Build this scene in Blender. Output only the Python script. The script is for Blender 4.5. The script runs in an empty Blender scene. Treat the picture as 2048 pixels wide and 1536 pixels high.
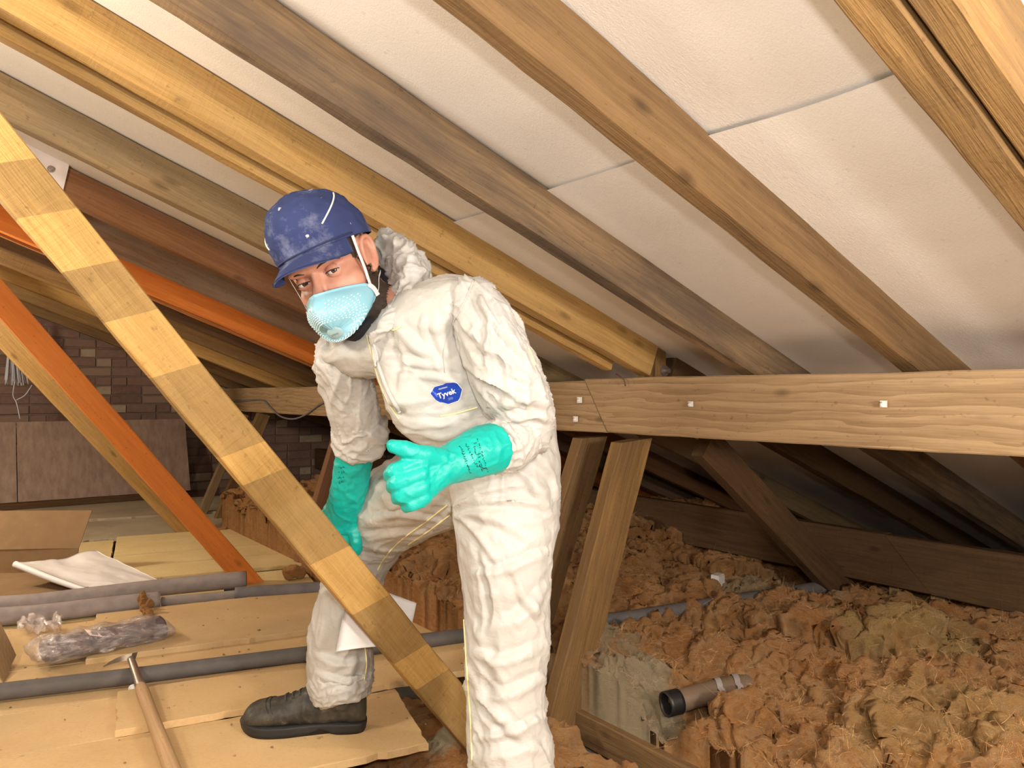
import bpy, bmesh, math, random
import numpy as np
from mathutils import Vector, Matrix
from mathutils.bvhtree import BVHTree

random.seed(7)
rng = np.random.default_rng(11)
scene = bpy.context.scene
COL = scene.collection

# ------------------------------------------------------------------ camera
# world: X runs down the roof slope, Y along the purlin towards the gable, Z up, z = 0 is the top of the loft boards
FPX, CAM_H = 1530.0, 0.84
YAW, PIT = math.radians(36.4), math.radians(0.71)
cam_data = bpy.data.cameras.new('camera')
cam_data.sensor_width = 36.0
cam_data.lens = FPX / 2048.0 * 36.0
cam_data.clip_start = 0.02
cam = bpy.data.objects.new('camera', cam_data)
COL.objects.link(cam)
cam.location = (0, 0, CAM_H)
cam.rotation_euler = (math.pi / 2 + PIT, 0, -YAW)
scene.camera = cam

# ------------------------------------------------------------------ world, lamps, exposure
scene.view_settings.view_transform = 'Standard'
scene.view_settings.look = 'None'
scene.view_settings.gamma = 1.0
scene.view_settings.use_curve_mapping = False
scene.view_settings.exposure = 0.24
world = bpy.data.worlds.new('loft_world')
scene.world = world
world.use_nodes = True
world.node_tree.nodes['Background'].inputs[0].default_value = (0.9, 0.8, 0.7, 1)
world.node_tree.nodes['Background'].inputs[1].default_value = 0.02


def lamp(name, loc, watts, color, radius):
    d = bpy.data.lights.new(name, 'POINT')
    d.energy = watts
    d.color = color
    d.shadow_soft_size = radius
    o = bpy.data.objects.new(name, d)
    COL.objects.link(o)
    o.location = loc
    return o


lamp('right_fill', (0.85, -0.58, 0.88), 84, (1.0, 0.91, 0.80), 0.10)      # unseen fill light added at right to brighten the insulation
lamp('side_lamp', (-0.55, 1.35, 1.30), 44, (1.0, 0.88, 0.72), 0.10)      # bulb hanging from the rafters, left of the photographer
lamp('phone_light', (0.02, -0.06, 0.98), 30, (1.0, 0.94, 0.87), 0.03)      # the photographer's own light
lamp('rear_fill', (-0.08, -0.42, 1.22), 38, (1.0, 0.90, 0.78), 0.12)      # unseen fill light added high behind the camera
lamp('far_fill', (-0.75, 4.20, 1.30), 85, (1.0, 0.84, 0.64), 0.10)       # unseen fill light added to brighten the far left end

# ------------------------------------------------------------------ helpers
_F = np.array([math.sin(YAW) * math.cos(PIT), math.cos(YAW) * math.cos(PIT), math.sin(PIT)])
_R = np.array([math.cos(YAW), -math.sin(YAW), 0.0])
_U = np.cross(_R, _F)
_C = np.array([0, 0, CAM_H])


def ray(x, y):
    return _F + _R * (x - 1024) / FPX - _U * (y - 768) / FPX


def P(x, y, d):
    return _C + ray(x, y) * d


def on(x, y, ax, v):
    r = ray(x, y)
    i = 'XYZ'.index(ax)
    return _C + r * ((v - _C[i]) / r[i])


def onroof(x, y, z0):
    r = ray(x, y)
    return _C + r * ((z0 - CAM_H) / (r[2] + SLOPE * r[0]))


SLOPE = 0.383
ZB, ZM = 1.571, 1.690          # underside of rafters / membrane: z = Z? - SLOPE * X

WM = {}


def link(o, M, parent):
    COL.objects.link(o)
    WM[o.name] = M
    if parent is not None:
        o.parent = parent
        o.matrix_basis = WM[parent.name].inverted() @ M
    else:
        o.matrix_basis = M
    return o


def tag(o, label=None, cat=None, group=None, kind=None):
    if label: o['label'] = label
    if cat: o['category'] = cat
    if group: o['group'] = group
    if kind: o['kind'] = kind
    return o


def empty(name, loc, label=None, cat=None, group=None, kind=None):
    o = bpy.data.objects.new(name, None)
    o.empty_display_size = 0.05
    link(o, Matrix.Translation(Vector(loc)), None)
    return tag(o, label, cat, group, kind)


def mesh_data(name, verts, faces, mat, smooth=True):
    me = bpy.data.meshes.new(name)
    me.from_pydata([tuple(map(float, v)) for v in verts], [], [tuple(map(int, f)) for f in faces])
    if mat is not None:
        for m in (mat if isinstance(mat, (list, tuple)) else [mat]):
            me.materials.append(m)
    if smooth:
        me.polygons.foreach_set('use_smooth', [True] * len(me.polygons))
    me.update()
    return me


def obj(name, verts, faces, mat, parent=None, smooth=True, M=None, fix=False):
    """vertices in world space (M None: origin at the centroid's base) or local to M"""
    if M is None:
        v = np.asarray(verts, float)
        c = v.mean(0)
        c[2] = v[:, 2].min()
        verts = v - c
        M = Matrix.Translation(Vector(c))
    me = mesh_data(name, verts, faces, mat, smooth)
    if fix:
        bm = bmesh.new(); bm.from_mesh(me)
        bmesh.ops.recalc_face_normals(bm, faces=bm.faces)
        bm.to_mesh(me); bm.free()
    o = bpy.data.objects.new(name, me)
    return link(o, M, parent)


# ---- vectorised noise
_perm = np.random.default_rng(5).permutation(256)
_perm = np.concatenate([_perm, _perm, _perm])
_g = np.array([[1, 1, 0], [-1, 1, 0], [1, -1, 0], [-1, -1, 0], [1, 0, 1], [-1, 0, 1], [1, 0, -1], [-1, 0, -1],
               [0, 1, 1], [0, -1, 1], [0, 1, -1], [0, -1, -1]], float)


def pn(p):
    p = np.asarray(p, float)
    i = np.floor(p).astype(int)
    f = p - i
    u = f * f * f * (f * (f * 6 - 15) + 10)
    i &= 255
    r = 0
    for dx in (0, 1):
        for dy in (0, 1):
            for dz in (0, 1):
                h = _perm[_perm[_perm[i[:, 0] + dx] + i[:, 1] + dy] + i[:, 2] + dz] % 12
                d = f - np.array([dx, dy, dz])
                w = (u[:, 0] if dx else 1 - u[:, 0]) * (u[:, 1] if dy else 1 - u[:, 1]) * (u[:, 2] if dz else 1 - u[:, 2])
                r = r + w * (_g[h] * d).sum(1)
    return r


def fbm(p, o=3, gain=.5):
    p = np.asarray(p, float)
    a, s = 1.0, 0
    for k in range(o):
        s = s + a * pn(p * 2 ** k + 17.3 * k)
        a *= gain
    return s


def worley2(p, seed=0):
    """2-D cellular distance F1 and a per-cell random"""
    p = np.asarray(p, float)
    i = np.floor(p).astype(int)
    best = np.full(len(p), 9.0); idv = np.zeros(len(p))
    for dx in (-1, 0, 1):
        for dy in (-1, 0, 1):
            c = i + np.array([dx, dy])
            h = _perm[(_perm[(c[:, 0] + seed) & 255] + c[:, 1]) & 255]
            ox = (h * 57 % 256) / 256.0; oy = (h * 131 % 256) / 256.0
            d = np.hypot(c[:, 0] + ox - p[:, 0], c[:, 1] + oy - p[:, 1])
            m = d < best
            best[m] = d[m]; idv[m] = ((h * 29) % 256 / 256.0)[m]
    return best, idv


def nrm(v):
    v = np.asarray(v, float)
    return v / (np.linalg.norm(v) + 1e-12)


def surf(px, py, off=.001, tree=None):
    d = Vector(ray(px, py)).normalized()
    h_ = tree.ray_cast(Vector(_C), d)
    if h_[0] is None: return None
    return np.array(h_[0] - d * off)


# ---- shapes returning (verts, faces)
def box(c, s, rz=0.0):
    c = np.asarray(c, float); h = np.asarray(s, float) / 2
    v = np.array([[x, y, z] for x in (-1, 1) for y in (-1, 1) for z in (-1, 1)], float) * h
    ca, sa = math.cos(rz), math.sin(rz)
    v = np.stack([v[:, 0] * ca - v[:, 1] * sa, v[:, 0] * sa + v[:, 1] * ca, v[:, 2]], 1) + c
    f = [(0, 1, 3, 2), (4, 6, 7, 5), (0, 4, 5, 1), (2, 3, 7, 6), (0, 2, 6, 4), (1, 5, 7, 3)]
    return v, f


def merge(*parts):
    V, Fc, n = [], [], 0
    for v, f in parts:
        V.append(np.asarray(v, float))
        Fc += [tuple(int(i) + n for i in q) for q in f]
        n += len(v)
    return np.concatenate(V), Fc


def catmull(pts, n):
    """resample a polyline of rows (any width) by a Catmull-Rom spline to n rows"""
    p = np.asarray(pts, float)
    q = np.vstack([2 * p[0] - p[1], p, 2 * p[-1] - p[-2]])
    t = np.linspace(0, len(p) - 1 - 1e-9, n)
    i = t.astype(int); u = (t - i)[:, None]
    a, b, c, d = q[i], q[i + 1], q[i + 2], q[i + 3]
    return .5 * ((2 * b) + (-a + c) * u + (2 * a - 5 * b + 4 * c - d) * u * u + (-a + 3 * b - 3 * c + d) * u ** 3)


def tube(pts, r, n=40, k=12, caps=True, smooth=True):
    """round tube along points; r scalar or per-point"""
    pts = np.asarray(pts, float)
    r = np.full(len(pts), r) if np.isscalar(r) else np.asarray(r, float)
    row = np.hstack([pts, r[:, None]])
    if smooth: row = catmull(row, n)
    p, rr = row[:, :3], row[:, 3]
    t = np.gradient(p, axis=0)
    t /= np.linalg.norm(t, axis=1)[:, None] + 1e-12
    a = np.array([0, 0, 1.0]) if abs(t[0][2]) < .9 else np.array([1.0, 0, 0])
    V = []
    for i in range(len(p)):
        a = nrm(a - t[i] * (a @ t[i]))
        b = np.cross(t[i], a)
        for j in range(k):
            w = 2 * math.pi * j / k
            V.append(p[i] + rr[i] * (a * math.cos(w) + b * math.sin(w)))
    Fc = []
    for i in range(len(p) - 1):
        for j in range(k):
            j2 = (j + 1) % k
            Fc.append((i * k + j, i * k + j2, (i + 1) * k + j2, (i + 1) * k + j))
    if caps:
        Fc.append(tuple(range(k - 1, -1, -1)))
        Fc.append(tuple((len(p) - 1) * k + j for j in range(k)))
    return np.array(V), Fc


def loft(rows, n=40, k=32, caps=True, power=2.0):
    """rows: (px, py, depth, half-width in px, half-depth in m): elliptical rings across the path"""
    R = []
    for (x, y, d, w, h) in rows:
        R.append([*P(x, y, d), w * d / FPX, h])
    R = catmull(R, n)
    p = R[:, :3]
    t = np.gradient(p, axis=0)
    t /= np.linalg.norm(t, axis=1)[:, None] + 1e-12
    V, Fc = [], []
    for i in range(n):
        view = nrm(p[i] - _C)
        u = nrm(np.cross(t[i], view)); v = np.cross(t[i], u)
        for j in range(k):
            w = 2 * math.pi * j / k
            c, s = math.cos(w), math.sin(w)
            if power != 2.0:
                c = math.copysign(abs(c) ** (2 / power), c); s = math.copysign(abs(s) ** (2 / power), s)
            V.append(p[i] + u * R[i, 3] * c + v * R[i, 4] * s)
    for i in range(n - 1):
        for j in range(k):
            j2 = (j + 1) % k
            Fc.append((i * k + j, i * k + j2, (i + 1) * k + j2, (i + 1) * k + j))
    if caps:
        Fc.append(tuple(range(k - 1, -1, -1)))
        Fc.append(tuple((n - 1) * k + j for j in range(k)))
    return np.array(V), Fc


def ellipsoid(c, r, M3=None, nu=24, nv=16):
    V, Fc = [], []
    for i in range(nv + 1):
        th = math.pi * i / nv
        for j in range(nu):
            ph = 2 * math.pi * j / nu
            V.append((math.sin(th) * math.cos(ph), math.sin(th) * math.sin(ph), math.cos(th)))
    for i in range(nv):
        for j in range(nu):
            j2 = (j + 1) % nu
            Fc.append((i * nu + j, (i + 1) * nu + j, (i + 1) * nu + j2, i * nu + j2))
    V = np.array(V) * np.asarray(r, float)
    if M3 is not None: V = V @ np.asarray(M3, float).T
    return V + np.asarray(c, float), Fc


def remesh(parts, voxel, smooth_it=2):
    """union of closed parts as one voxel-remeshed surface -> (verts, faces)"""
    v, f = merge(*parts)
    me = mesh_data('tmp', v, f, None)
    bm = bmesh.new(); bm.from_mesh(me)
    bmesh.ops.remove_doubles(bm, verts=bm.verts, dist=1e-6)
    bmesh.ops.recalc_face_normals(bm, faces=bm.faces)
    bm.to_mesh(me); bm.free()
    o = bpy.data.objects.new('tmp', me)
    COL.objects.link(o)
    md = o.modifiers.new('r', 'REMESH'); md.mode = 'VOXEL'; md.voxel_size = voxel
    if smooth_it:
        sm = o.modifiers.new('s', 'SMOOTH'); sm.factor = .5; sm.iterations = smooth_it
    dg = bpy.context.evaluated_depsgraph_get(); dg.update()
    ev = o.evaluated_get(dg)
    m2 = ev.to_mesh()
    V = np.empty(len(m2.vertices) * 3); m2.vertices.foreach_get('co', V); V = V.reshape(-1, 3).copy()
    Fc = [tuple(p.vertices) for p in m2.polygons]
    ev.to_mesh_clear()
    bpy.data.objects.remove(o); bpy.data.meshes.remove(me)
    return V, Fc


def vnormals(V, Fc):
    me = mesh_data('tmpn', V, Fc, None)
    N = np.empty(len(V) * 3); me.vertices.foreach_get('normal', N)
    bpy.data.meshes.remove(me)
    return N.reshape(-1, 3)


def sheet(grid_fn, nu, nv, thick=0.0):
    """surface from grid_fn(u, v) with u, v arrays in 0..1; optional thickness downwards along the normal"""
    u, v = np.meshgrid(np.linspace(0, 1, nu), np.linspace(0, 1, nv), indexing='ij')
    V = grid_fn(u.ravel(), v.ravel())
    Fc = [(i * nv + j, (i + 1) * nv + j, (i + 1) * nv + j + 1, i * nv + j + 1) for i in range(nu - 1) for j in range(nv - 1)]
    if thick:
        N = vnormals(V, Fc)
        n = len(V)
        F2 = [tuple(a + n for a in reversed(q)) for q in Fc]
        rim = [i * nv for i in range(nu)] + [(nu - 1) * nv + j for j in range(1, nv)] + \
              [i * nv + nv - 1 for i in range(nu - 2, -1, -1)] + [j for j in range(nv - 2, 0, -1)]
        F3 = [(rim[i], rim[i] + n, rim[(i + 1) % len(rim)] + n, rim[(i + 1) % len(rim)]) for i in range(len(rim))]
        F3 = [tuple(reversed(q)) for q in F3]
        V = np.vstack([V, V - N * thick]); Fc = Fc + F2 + F3
    return V, Fc


# ------------------------------------------------------------------ materials
class NT:
    def __init__(s, name):
        s.m = bpy.data.materials.new(name)
        s.m.use_nodes = True
        s.t = s.m.node_tree
        s.b = s.t.nodes['Principled BSDF']

    def n(s, kind, ins=None, **props):
        nd = s.t.nodes.new('ShaderNode' + kind)
        for k, v in props.items(): setattr(nd, k, v)
        for k, v in (ins or {}).items():
            if isinstance(v, bpy.types.NodeSocket): s.t.links.new(v, nd.inputs[k])
            else: nd.inputs[k].default_value = v
        return nd

    def math(s, op, a, b=0.0, c=None):
        nd = s.n('Math', {0: a, 1: b}, operation=op)
        if c is not None:
            if isinstance(c, bpy.types.NodeSocket): s.t.links.new(c, nd.inputs[2])
            else: nd.inputs[2].default_value = c
        return nd.outputs[0]

    def mix(s, f, a, b, mode='MIX'):
        nd = s.n('Mix', data_type='RGBA', blend_type=mode)
        for k, v in ((0, f), (6, a), (7, b)):
            if isinstance(v, bpy.types.NodeSocket): s.t.links.new(v, nd.inputs[k])
            else: nd.inputs[k].default_value = (tuple(v) + (1,))[:4] if k else v
        return nd.outputs[2]

    def ramp(s, f, stops, interp='LINEAR'):
        nd = s.n('ValToRGB', {0: f})
        nd.color_ramp.interpolation = interp
        e = nd.color_ramp.elements
        while len(e) < len(stops): e.new(1.0)
        for k, (p, c) in enumerate(stops):
            e[k].position = p
            e[k].color = (tuple(c) + (1,))[:4] if not np.isscalar(c) else (c, c, c, 1)
        return nd.outputs[0]

    def noise(s, vec, scale, detail=4, rough=.55, dist=0.0):
        return s.n('TexNoise', {'Vector': vec, 'Scale': scale, 'Detail': detail, 'Roughness': rough, 'Distortion': dist}).outputs[0]

    def coords(s, scale=(1, 1, 1), rand=True, kind='Object'):
        tc = s.n('TexCoord').outputs[kind]
        if rand:
            r = s.n('ObjectInfo').outputs['Random']
            off = s.n('CombineXYZ', {0: s.math('MULTIPLY', r, 31.0), 1: s.math('MULTIPLY', r, 17.0), 2: s.math('MULTIPLY', r, 7.3)}).outputs[0]
            tc = s.n('VectorMath', {0: tc, 1: off}, operation='ADD').outputs[0]
        return s.scale(tc, scale)

    def scale(s, vec, sc):
        return s.n('VectorMath', {0: vec, 1: sc}, operation='MULTIPLY').outputs[0]

    def bump(s, h, strength, dist=.01):
        nd = s.n('Bump', {'Height': h, 'Strength': strength, 'Distance': dist})
        s.t.links.new(nd.outputs[0], s.b.inputs['Normal'])
        return nd

    def out(s, color=None, rough=None, **kw):
        for k, v in (('Base Color', color), ('Roughness', rough)):
            if v is None: continue
            if isinstance(v, bpy.types.NodeSocket): s.t.links.new(v, s.b.inputs[k])
            else: s.b.inputs[k].default_value = (tuple(v) + (1,))[:4] if k == 'Base Color' else v
        for k, v in kw.items():
            k = k.replace('_', ' ')
            if isinstance(v, bpy.types.NodeSocket): s.t.links.new(v, s.b.inputs[k])
            else: s.b.inputs[k].default_value = v
        return s.m


WOOD_GAIN = {'timber_brown': .66, 'timber_golden_brown': .72, 'timber_weathered': .70, 'timber_grey_gold': .74, 'timber_pale': .72, 'timber_golden': .88,
             'timber_red_brown': .80, 'timber_dark_brown': .60, 'timber_golden_banded': .90, 'timber_purplish': .62, 'timber_mottled': .80}


def wood(name, light, dark, tint=None, tint_amt=.0, rough=.72, bump=.65, saw=.5, bands=None, band_col=None, ring=.35, knot=1.0):
    gq = WOOD_GAIN.get(name, 1.0)
    light = tuple(q * gq for q in light); dark = tuple(q * gq for q in dark)
    tint = tuple(q * gq for q in tint) if tint is not None else None
    s = NT(name)
    base = s.coords()
    warp = s.n('TexNoise', {'Vector': s.scale(base, (1.0, 3, 3)), 'Scale': 1.6, 'Detail': 2.0}).outputs[1]
    wv = s.n('VectorMath', {0: warp, 1: (.03, .03, .03)}, operation='MULTIPLY').outputs[0]
    v = s.n('VectorMath', {0: base, 1: wv}, operation='ADD').outputs[0]
    streak = s.noise(s.scale(v, (.9, 14, 14)), 2.4, 5, .62)
    fine = s.noise(s.scale(v, (5, 150, 150)), 1.6, 3, .6)
    rings = s.n('TexWave', {'Vector': s.scale(v, (.10, 1, 1)), 'Scale': 34.0, 'Distortion': 5.0, 'Detail': 2.0, 'Detail Scale': 1.2},
                wave_type='RINGS', rings_direction='X', wave_profile='SAW').outputs[0]
    blotch = s.noise(s.scale(v, (1.2, 5, 5)), 2.0, 4, .6)
    g = s.math('ADD', s.math('MULTIPLY', streak, .62), s.math('MULTIPLY', fine, .38))
    g = s.math('ADD', g, s.math('MULTIPLY', s.math('SUBTRACT', rings, .5), ring * .35))
    col = s.mix(s.ramp(g, [(.33, 0), (.66, 1)]), dark, light)
    if tint is not None:
        col = s.mix(s.math('MULTIPLY', s.ramp(blotch, [(.40, 0), (.62, 1)]), tint_amt), col, tint)
    if bands:
        bx = s.n('SeparateXYZ', {0: s.n('TexCoord').outputs['Object']}).outputs[0]
        jag = s.math('MULTIPLY', s.math('SUBTRACT', s.noise(base, 30, 2), .5), .012)
        m = s.ramp(s.math('ADD', bx, jag), bands, 'CONSTANT')
        col = s.mix(s.math('MULTIPLY', m, s.ramp(streak, [(.25, .55), (.6, .95)])), col, band_col)
    kv = s.n('TexVoronoi', {'Vector': s.scale(v, (4.2, 10, 10)), 'Scale': 1.0, 'Randomness': 1.0}).outputs[0]
    kmask = s.math('MULTIPLY', s.ramp(kv, [(.03, 1), (.09, .5), (.14, 0)]), .6 * knot)
    col = s.mix(kmask, col, tuple(c * .32 for c in dark))
    speck = s.ramp(s.noise(s.scale(base, (1, 1.6, 1.6)), 60, 2, .5), [(.66, 0), (.74, 1)])
    col = s.mix(s.math('MULTIPLY', speck, .35), col, tuple(c * .35 for c in dark))
    sawm = s.noise(s.scale(v, (95, 5, 5)), 1.3, 3, .6)
    h = s.math('ADD', s.math('MULTIPLY', fine, .8), s.math('MULTIPLY', sawm, saw))
    h = s.math('ADD', h, s.math('MULTIPLY', streak, .8))
    s.bump(h, bump, .0038)
    return s.out(col, rough, Specular_IOR_Level=.25)


W = {}
W['gold'] = wood('timber_golden', (.58, .36, .125), (.36, .20, .06), (.40, .27, .13), .35, ring=.25)
W['gold_brown'] = wood('timber_golden_brown', (.40, .235, .085), (.22, .12, .042), (.20, .12, .055), .6)
W['brown'] = wood('timber_brown', (.30, .18, .082), (.16, .09, .04), (.34, .20, .08), .5)
W['grey'] = wood('timber_weathered', (.40, .265, .145), (.20, .13, .075), (.12, .09, .07), .75)
W['grey_gold'] = wood('timber_grey_gold', (.42, .29, .145), (.26, .165, .075), (.24, .18, .11), .6)
W['red'] = wood('timber_red_brown', (.33, .15, .06), (.18, .08, .035), (.24, .13, .075), .6)
W['mottled'] = wood('timber_mottled', (.30, .17, .10), (.17, .09, .05), (.27, .20, .14), .7)
W['orange'] = wood('timber_orange', (.78, .25, .045), (.55, .16, .03), (.64, .22, .05), .5, ring=.15, saw=.1, bump=.3)
W['orange_brown'] = wood('timber_orange_brown', (.50, .20, .05), (.30, .11, .03), (.34, .15, .05), .6)
W['pale'] = wood('timber_pale', (.56, .385, .215), (.34, .215, .11), (.46, .31, .16), .4, ring=.8, saw=.25)
W['dark'] = wood('timber_dark_brown', (.21, .115, .05), (.11, .06, .028), (.15, .08, .035), .6)
W['purple'] = wood('timber_purplish', (.27, .17, .115), (.18, .11, .075), (.22, .13, .08), .5)


def simple(name, color, rough=.6, bump=0.0, scale=200, var=.15, **kw):
    s = NT(name)
    v = s.coords()
    n1 = s.noise(v, scale * .06, 4)
    col = s.mix(s.ramp(n1, [(.3, 0), (.7, 1)]), tuple(c * (1 - var) for c in color), tuple(min(1, c * (1 + var)) for c in color))
    if bump: s.bump(s.noise(v, scale, 3), bump, .003)
    return s.out(col, rough, **kw)


# ------------------------------------------------------------------ timber builder
def timber(name, p0, p1, w, h, mat, up=(0, 0, 1), cut0=0.0, cut1=0.0, label=None, cat=None, group=None, parent=None, rough=.0016, step=.05):
    """rough-sawn beam; local X along p0-p1, h along 'up', w across; cut = end shear (dx per dz)"""
    p0, p1 = np.asarray(p0, float), np.asarray(p1, float)
    L = np.linalg.norm(p1 - p0)
    x = (p1 - p0) / L
    z = np.asarray(up, float); z = nrm(z - x * (z @ x)); y = np.cross(z, x)
    b = min(w, h) * .07
    prof = []
    for sy, sz in ((-1, -1), (1, -1), (1, 1), (-1, 1)):
        cy, cz = sy * w / 2, sz * h / 2
        a1, a2 = (cy, cz - sz * b), (cy - sy * b, cz)
        prof += [a1, a2] if sy * sz > 0 else [a2, a1]
    full = []
    for k in range(8):
        a, c = np.array(prof[k]), np.array(prof[(k + 1) % 8])
        full.append(a)
        if k % 2 == 1:
            full += [a + (c - a) * t for t in (.33, .67)]
    full = np.array(full)
    K = len(full)
    n = max(2, int(L / step) + 1)
    xs = np.linspace(0, L, n)
    V = np.zeros((n, K, 3))
    V[:, :, 0] = xs[:, None]; V[:, :, 1] = full[None, :, 0]; V[:, :, 2] = full[None, :, 1]
    V[:, :, 0] += V[:, :, 2] * (cut0 + (cut1 - cut0) * (xs / L))[:, None]
    V = V.reshape(-1, 3)
    sd = random.random() * 90
    q = V * np.array([7, 30, 30]) + sd
    V[:, 1] += rough * pn(q) * 1.2 + .0015 * pn(np.stack([V[:, 0] * 1.3 + sd, V[:, 0] * 0, V[:, 0] * 0], 1))
    V[:, 2] += rough * pn(q + 40) * 1.6 + .002 * pn(np.stack([V[:, 0] * 1.1 + sd, V[:, 0] * 0 + 9, V[:, 0] * 0], 1))
    Fc = []
    for i in range(n - 1):
        for j in range(K):
            j2 = (j + 1) % K
            Fc.append((i * K + j, (i + 1) * K + j, (i + 1) * K + j2, i * K + j2))
    Fc.append(tuple(range(K))); Fc.append(tuple((n - 1) * K + j for j in range(K - 1, -1, -1)))
    M = Matrix(((x[0], y[0], z[0], p0[0]), (x[1], y[1], z[1], p0[1]), (x[2], y[2], z[2], p0[2]), (0, 0, 0, 1)))
    o = obj(name, V, Fc, W[mat] if isinstance(mat, str) else mat, parent, smooth=False, M=M, fix=True)
    return tag(o, label, cat, group)
# ------------------------------------------------------------------ room shell
s = NT('roof_membrane')
v = s.coords(rand=False)
fib = s.noise(s.scale(v, (18, 60, 30)), 3.0, 5, .65)
fine = s.noise(v, 320, 3, .6)
spk = s.ramp(s.noise(v, 55, 2, .5), [(.70, 0), (.77, 1)])
blo = s.noise(v, 2.2, 4, .6)
c = s.mix(s.ramp(blo, [(.35, 0), (.7, 1)]), (.74, .70, .655), (.80, .765, .725))
c = s.mix(s.math('MULTIPLY', spk, .25), c, (.45, .40, .36))
s.bump(s.math('ADD', s.math('MULTIPLY', fib, .6), s.math('MULTIPLY', fine, .5)), .35, .004)
M_MEM = s.out(c, .8, Specular_IOR_Level=.15)

ceiling = empty('ceiling', (0, 2.5, ZM), kind='structure')
RAF_Y = [-.9, -.45, -.02, .44, .868, 1.31, 1.692, 2.312, 2.83, 3.27, 3.77, 4.17, 4.62, 5.15, 5.72, 6.2, 6.7]
LAP_X = .5 * (onroof(1750, 135, ZM)[0] + onroof(1090, 375, ZM)[0])


def membrane(x0, x1, dz, seed, y0=-1.6, y1=6.95, nx=70, ny=420):
    def fn(u, w):
        X = x0 + (x1 - x0) * u; Y = y0 + (y1 - y0) * w
        Z = ZM - SLOPE * X + dz
        ys = np.array([y0] + RAF_Y + [y1])
        k = np.clip(np.searchsorted(ys, Y) - 1, 0, len(ys) - 2)
        t = (Y - ys[k]) / (ys[k + 1] - ys[k])
        amp = .008 + .006 * np.sin(k * 2.3 + seed)
        q = np.stack([X * 1.7 + seed, Y * .6, k * 3.1], 1)
        Z = Z - np.abs(np.sin(np.pi * t)) ** 1.2 * (amp + .010 * pn(q)) * np.where(dz < 0, np.clip((X - x0) * 5 + .55, 0, 1), 1)
        Z = Z + .0022 * pn(np.stack([X * 16 + seed, Y * 3.5, k * 1.7], 1)) * np.sin(np.pi * t)
        return np.stack([X, Y, Z], 1)
    return sheet(fn, nx, ny)


obj('membrane_sheet', *membrane(-2.3, LAP_X + .12, 0.0, 1.0, nx=110), M_MEM, ceiling)
lo = obj('membrane_sheet', *membrane(LAP_X, 4.4, -.011, 5.0, nx=120), M_MEM, ceiling)
obj('membrane_sheet', *sheet(lambda u, w: np.stack([-2.3 - 4 * u, -1.6 + 8.55 * w, ZM + SLOPE * 2.3 - SLOPE * 4 * u], 1), 12, 12), M_MEM, ceiling)

# gable walls ---------------------------------------------------------------
s = NT('brick_mortar')
v = s.coords(rand=False)
M_MORTAR = s.out(s.mix(s.noise(v, 8, 5), (.15, .10, .08), (.25, .18, .145)), .9)
s.bump(s.noise(v, 120, 4), .5, .004)
s = NT('old_brick')
v = s.coords((1, 1, 1))
r = s.n('ObjectInfo').outputs['Random']
bc = s.ramp(r, [(0, (.17, .095, .072)), (.3, (.25, .15, .115)), (.55, (.20, .12, .10)), (.72, (.29, .19, .145)), (.86, (.38, .285, .20)), (.95, (.46, .37, .26))])
bc = s.mix(s.ramp(s.noise(v, 28, 5, .65), [(.35, .0), (.75, .55)]), bc, (.28, .205, .16))
s.bump(s.noise(v, 130, 4, .65), .6, .004)
M_BRICK = s.out(bc, .9)

GY = 6.95
gw, gf = box((-.8, GY + .085, .6), (11, .2, 3.6))
wall = tag(obj('wall_left', gw, gf, M_MORTAR, None, smooth=False), kind='structure')
bm_v, bm_f = box((0, 0, 0), (.215, .06, .065))
brick_meshes = []
for k in range(5):
    bm = bmesh.new()
    vs = [bm.verts.new(q) for q in bm_v]
    for q in bm_f: bm.faces.new([vs[i] for i in q])
    bmesh.ops.bevel(bm, geom=list(bm.edges), offset=.005, segments=1, affect='EDGES')
    for q in bm.verts:
        q.co += Vector((random.uniform(-.003, .003), random.uniform(-.003, .003), random.uniform(-.003, .003)))
    bmesh.ops.recalc_face_normals(bm, faces=bm.faces)
    me = bpy.data.meshes.new('brick'); bm.to_mesh(me); bm.free()
    me.materials.append(M_BRICK)
    brick_meshes.append(me)
half_mesh = brick_meshes[0].copy()
for q in half_mesh.vertices: q.co.x *= .475
bricks = []
for row in range(-2, 36):
    z = row * .075 + .04
    x = -3.2 + (row % 2) * .1125
    while x < 4.3:
        half = random.random() < .22
        wd = .1025 if half else .215
        cx = x + wd / 2
        zr = ZB - SLOPE * cx
        q = np.array([cx, GY, z]) - _C
        d = q @ _F
        px, py = 1024 + FPX * (q @ _R) / d, 768 - FPX * (q @ _U) / d
        if z < zr + .08:
            vis = (-30 < px < 400 and 670 < py < 870) or (370 < px < 720 and 825 < py < 1010)
            bricks.append((0 if vis else 1 + abs(px - 350) / 1e4, cx, z, half))
        x += wd + .010
bricks.sort(key=lambda t: t[0])
for n_, (vis, cx, z, half) in enumerate(bricks[:300]):
    o = bpy.data.objects.new('brick', half_mesh if half else random.choice(brick_meshes))
    link(o, Matrix.Translation((cx, GY + .004 + random.uniform(-.004, .005), z)) @ Matrix.Rotation(random.uniform(-.012, .012), 4, 'Y'), wall)
rest = [box((cx, GY + .004, z), (.1025 if half else .215, .06, .065)) for _, cx, z, half in bricks[300:]]
if rest:
    tag(obj('brick_courses', *merge(*rest), M_BRICK, wall, smooth=False), kind='stuff')
w2 = tag(obj('wall_right', *box((-.8, -1.72, .6), (11, .2, 3.6)), M_MORTAR, None, smooth=False), kind='structure')
w3 = tag(obj('wall_far', *box((4.5, 2.6, .3), (.2, 8.6, 1.4)), M_MORTAR, None, smooth=False), kind='structure')
w4 = tag(obj('wall_back', *box((-6.35, 2.6, .9), (.2, 8.6, 3)), M_MORTAR, None, smooth=False), kind='structure')

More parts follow.
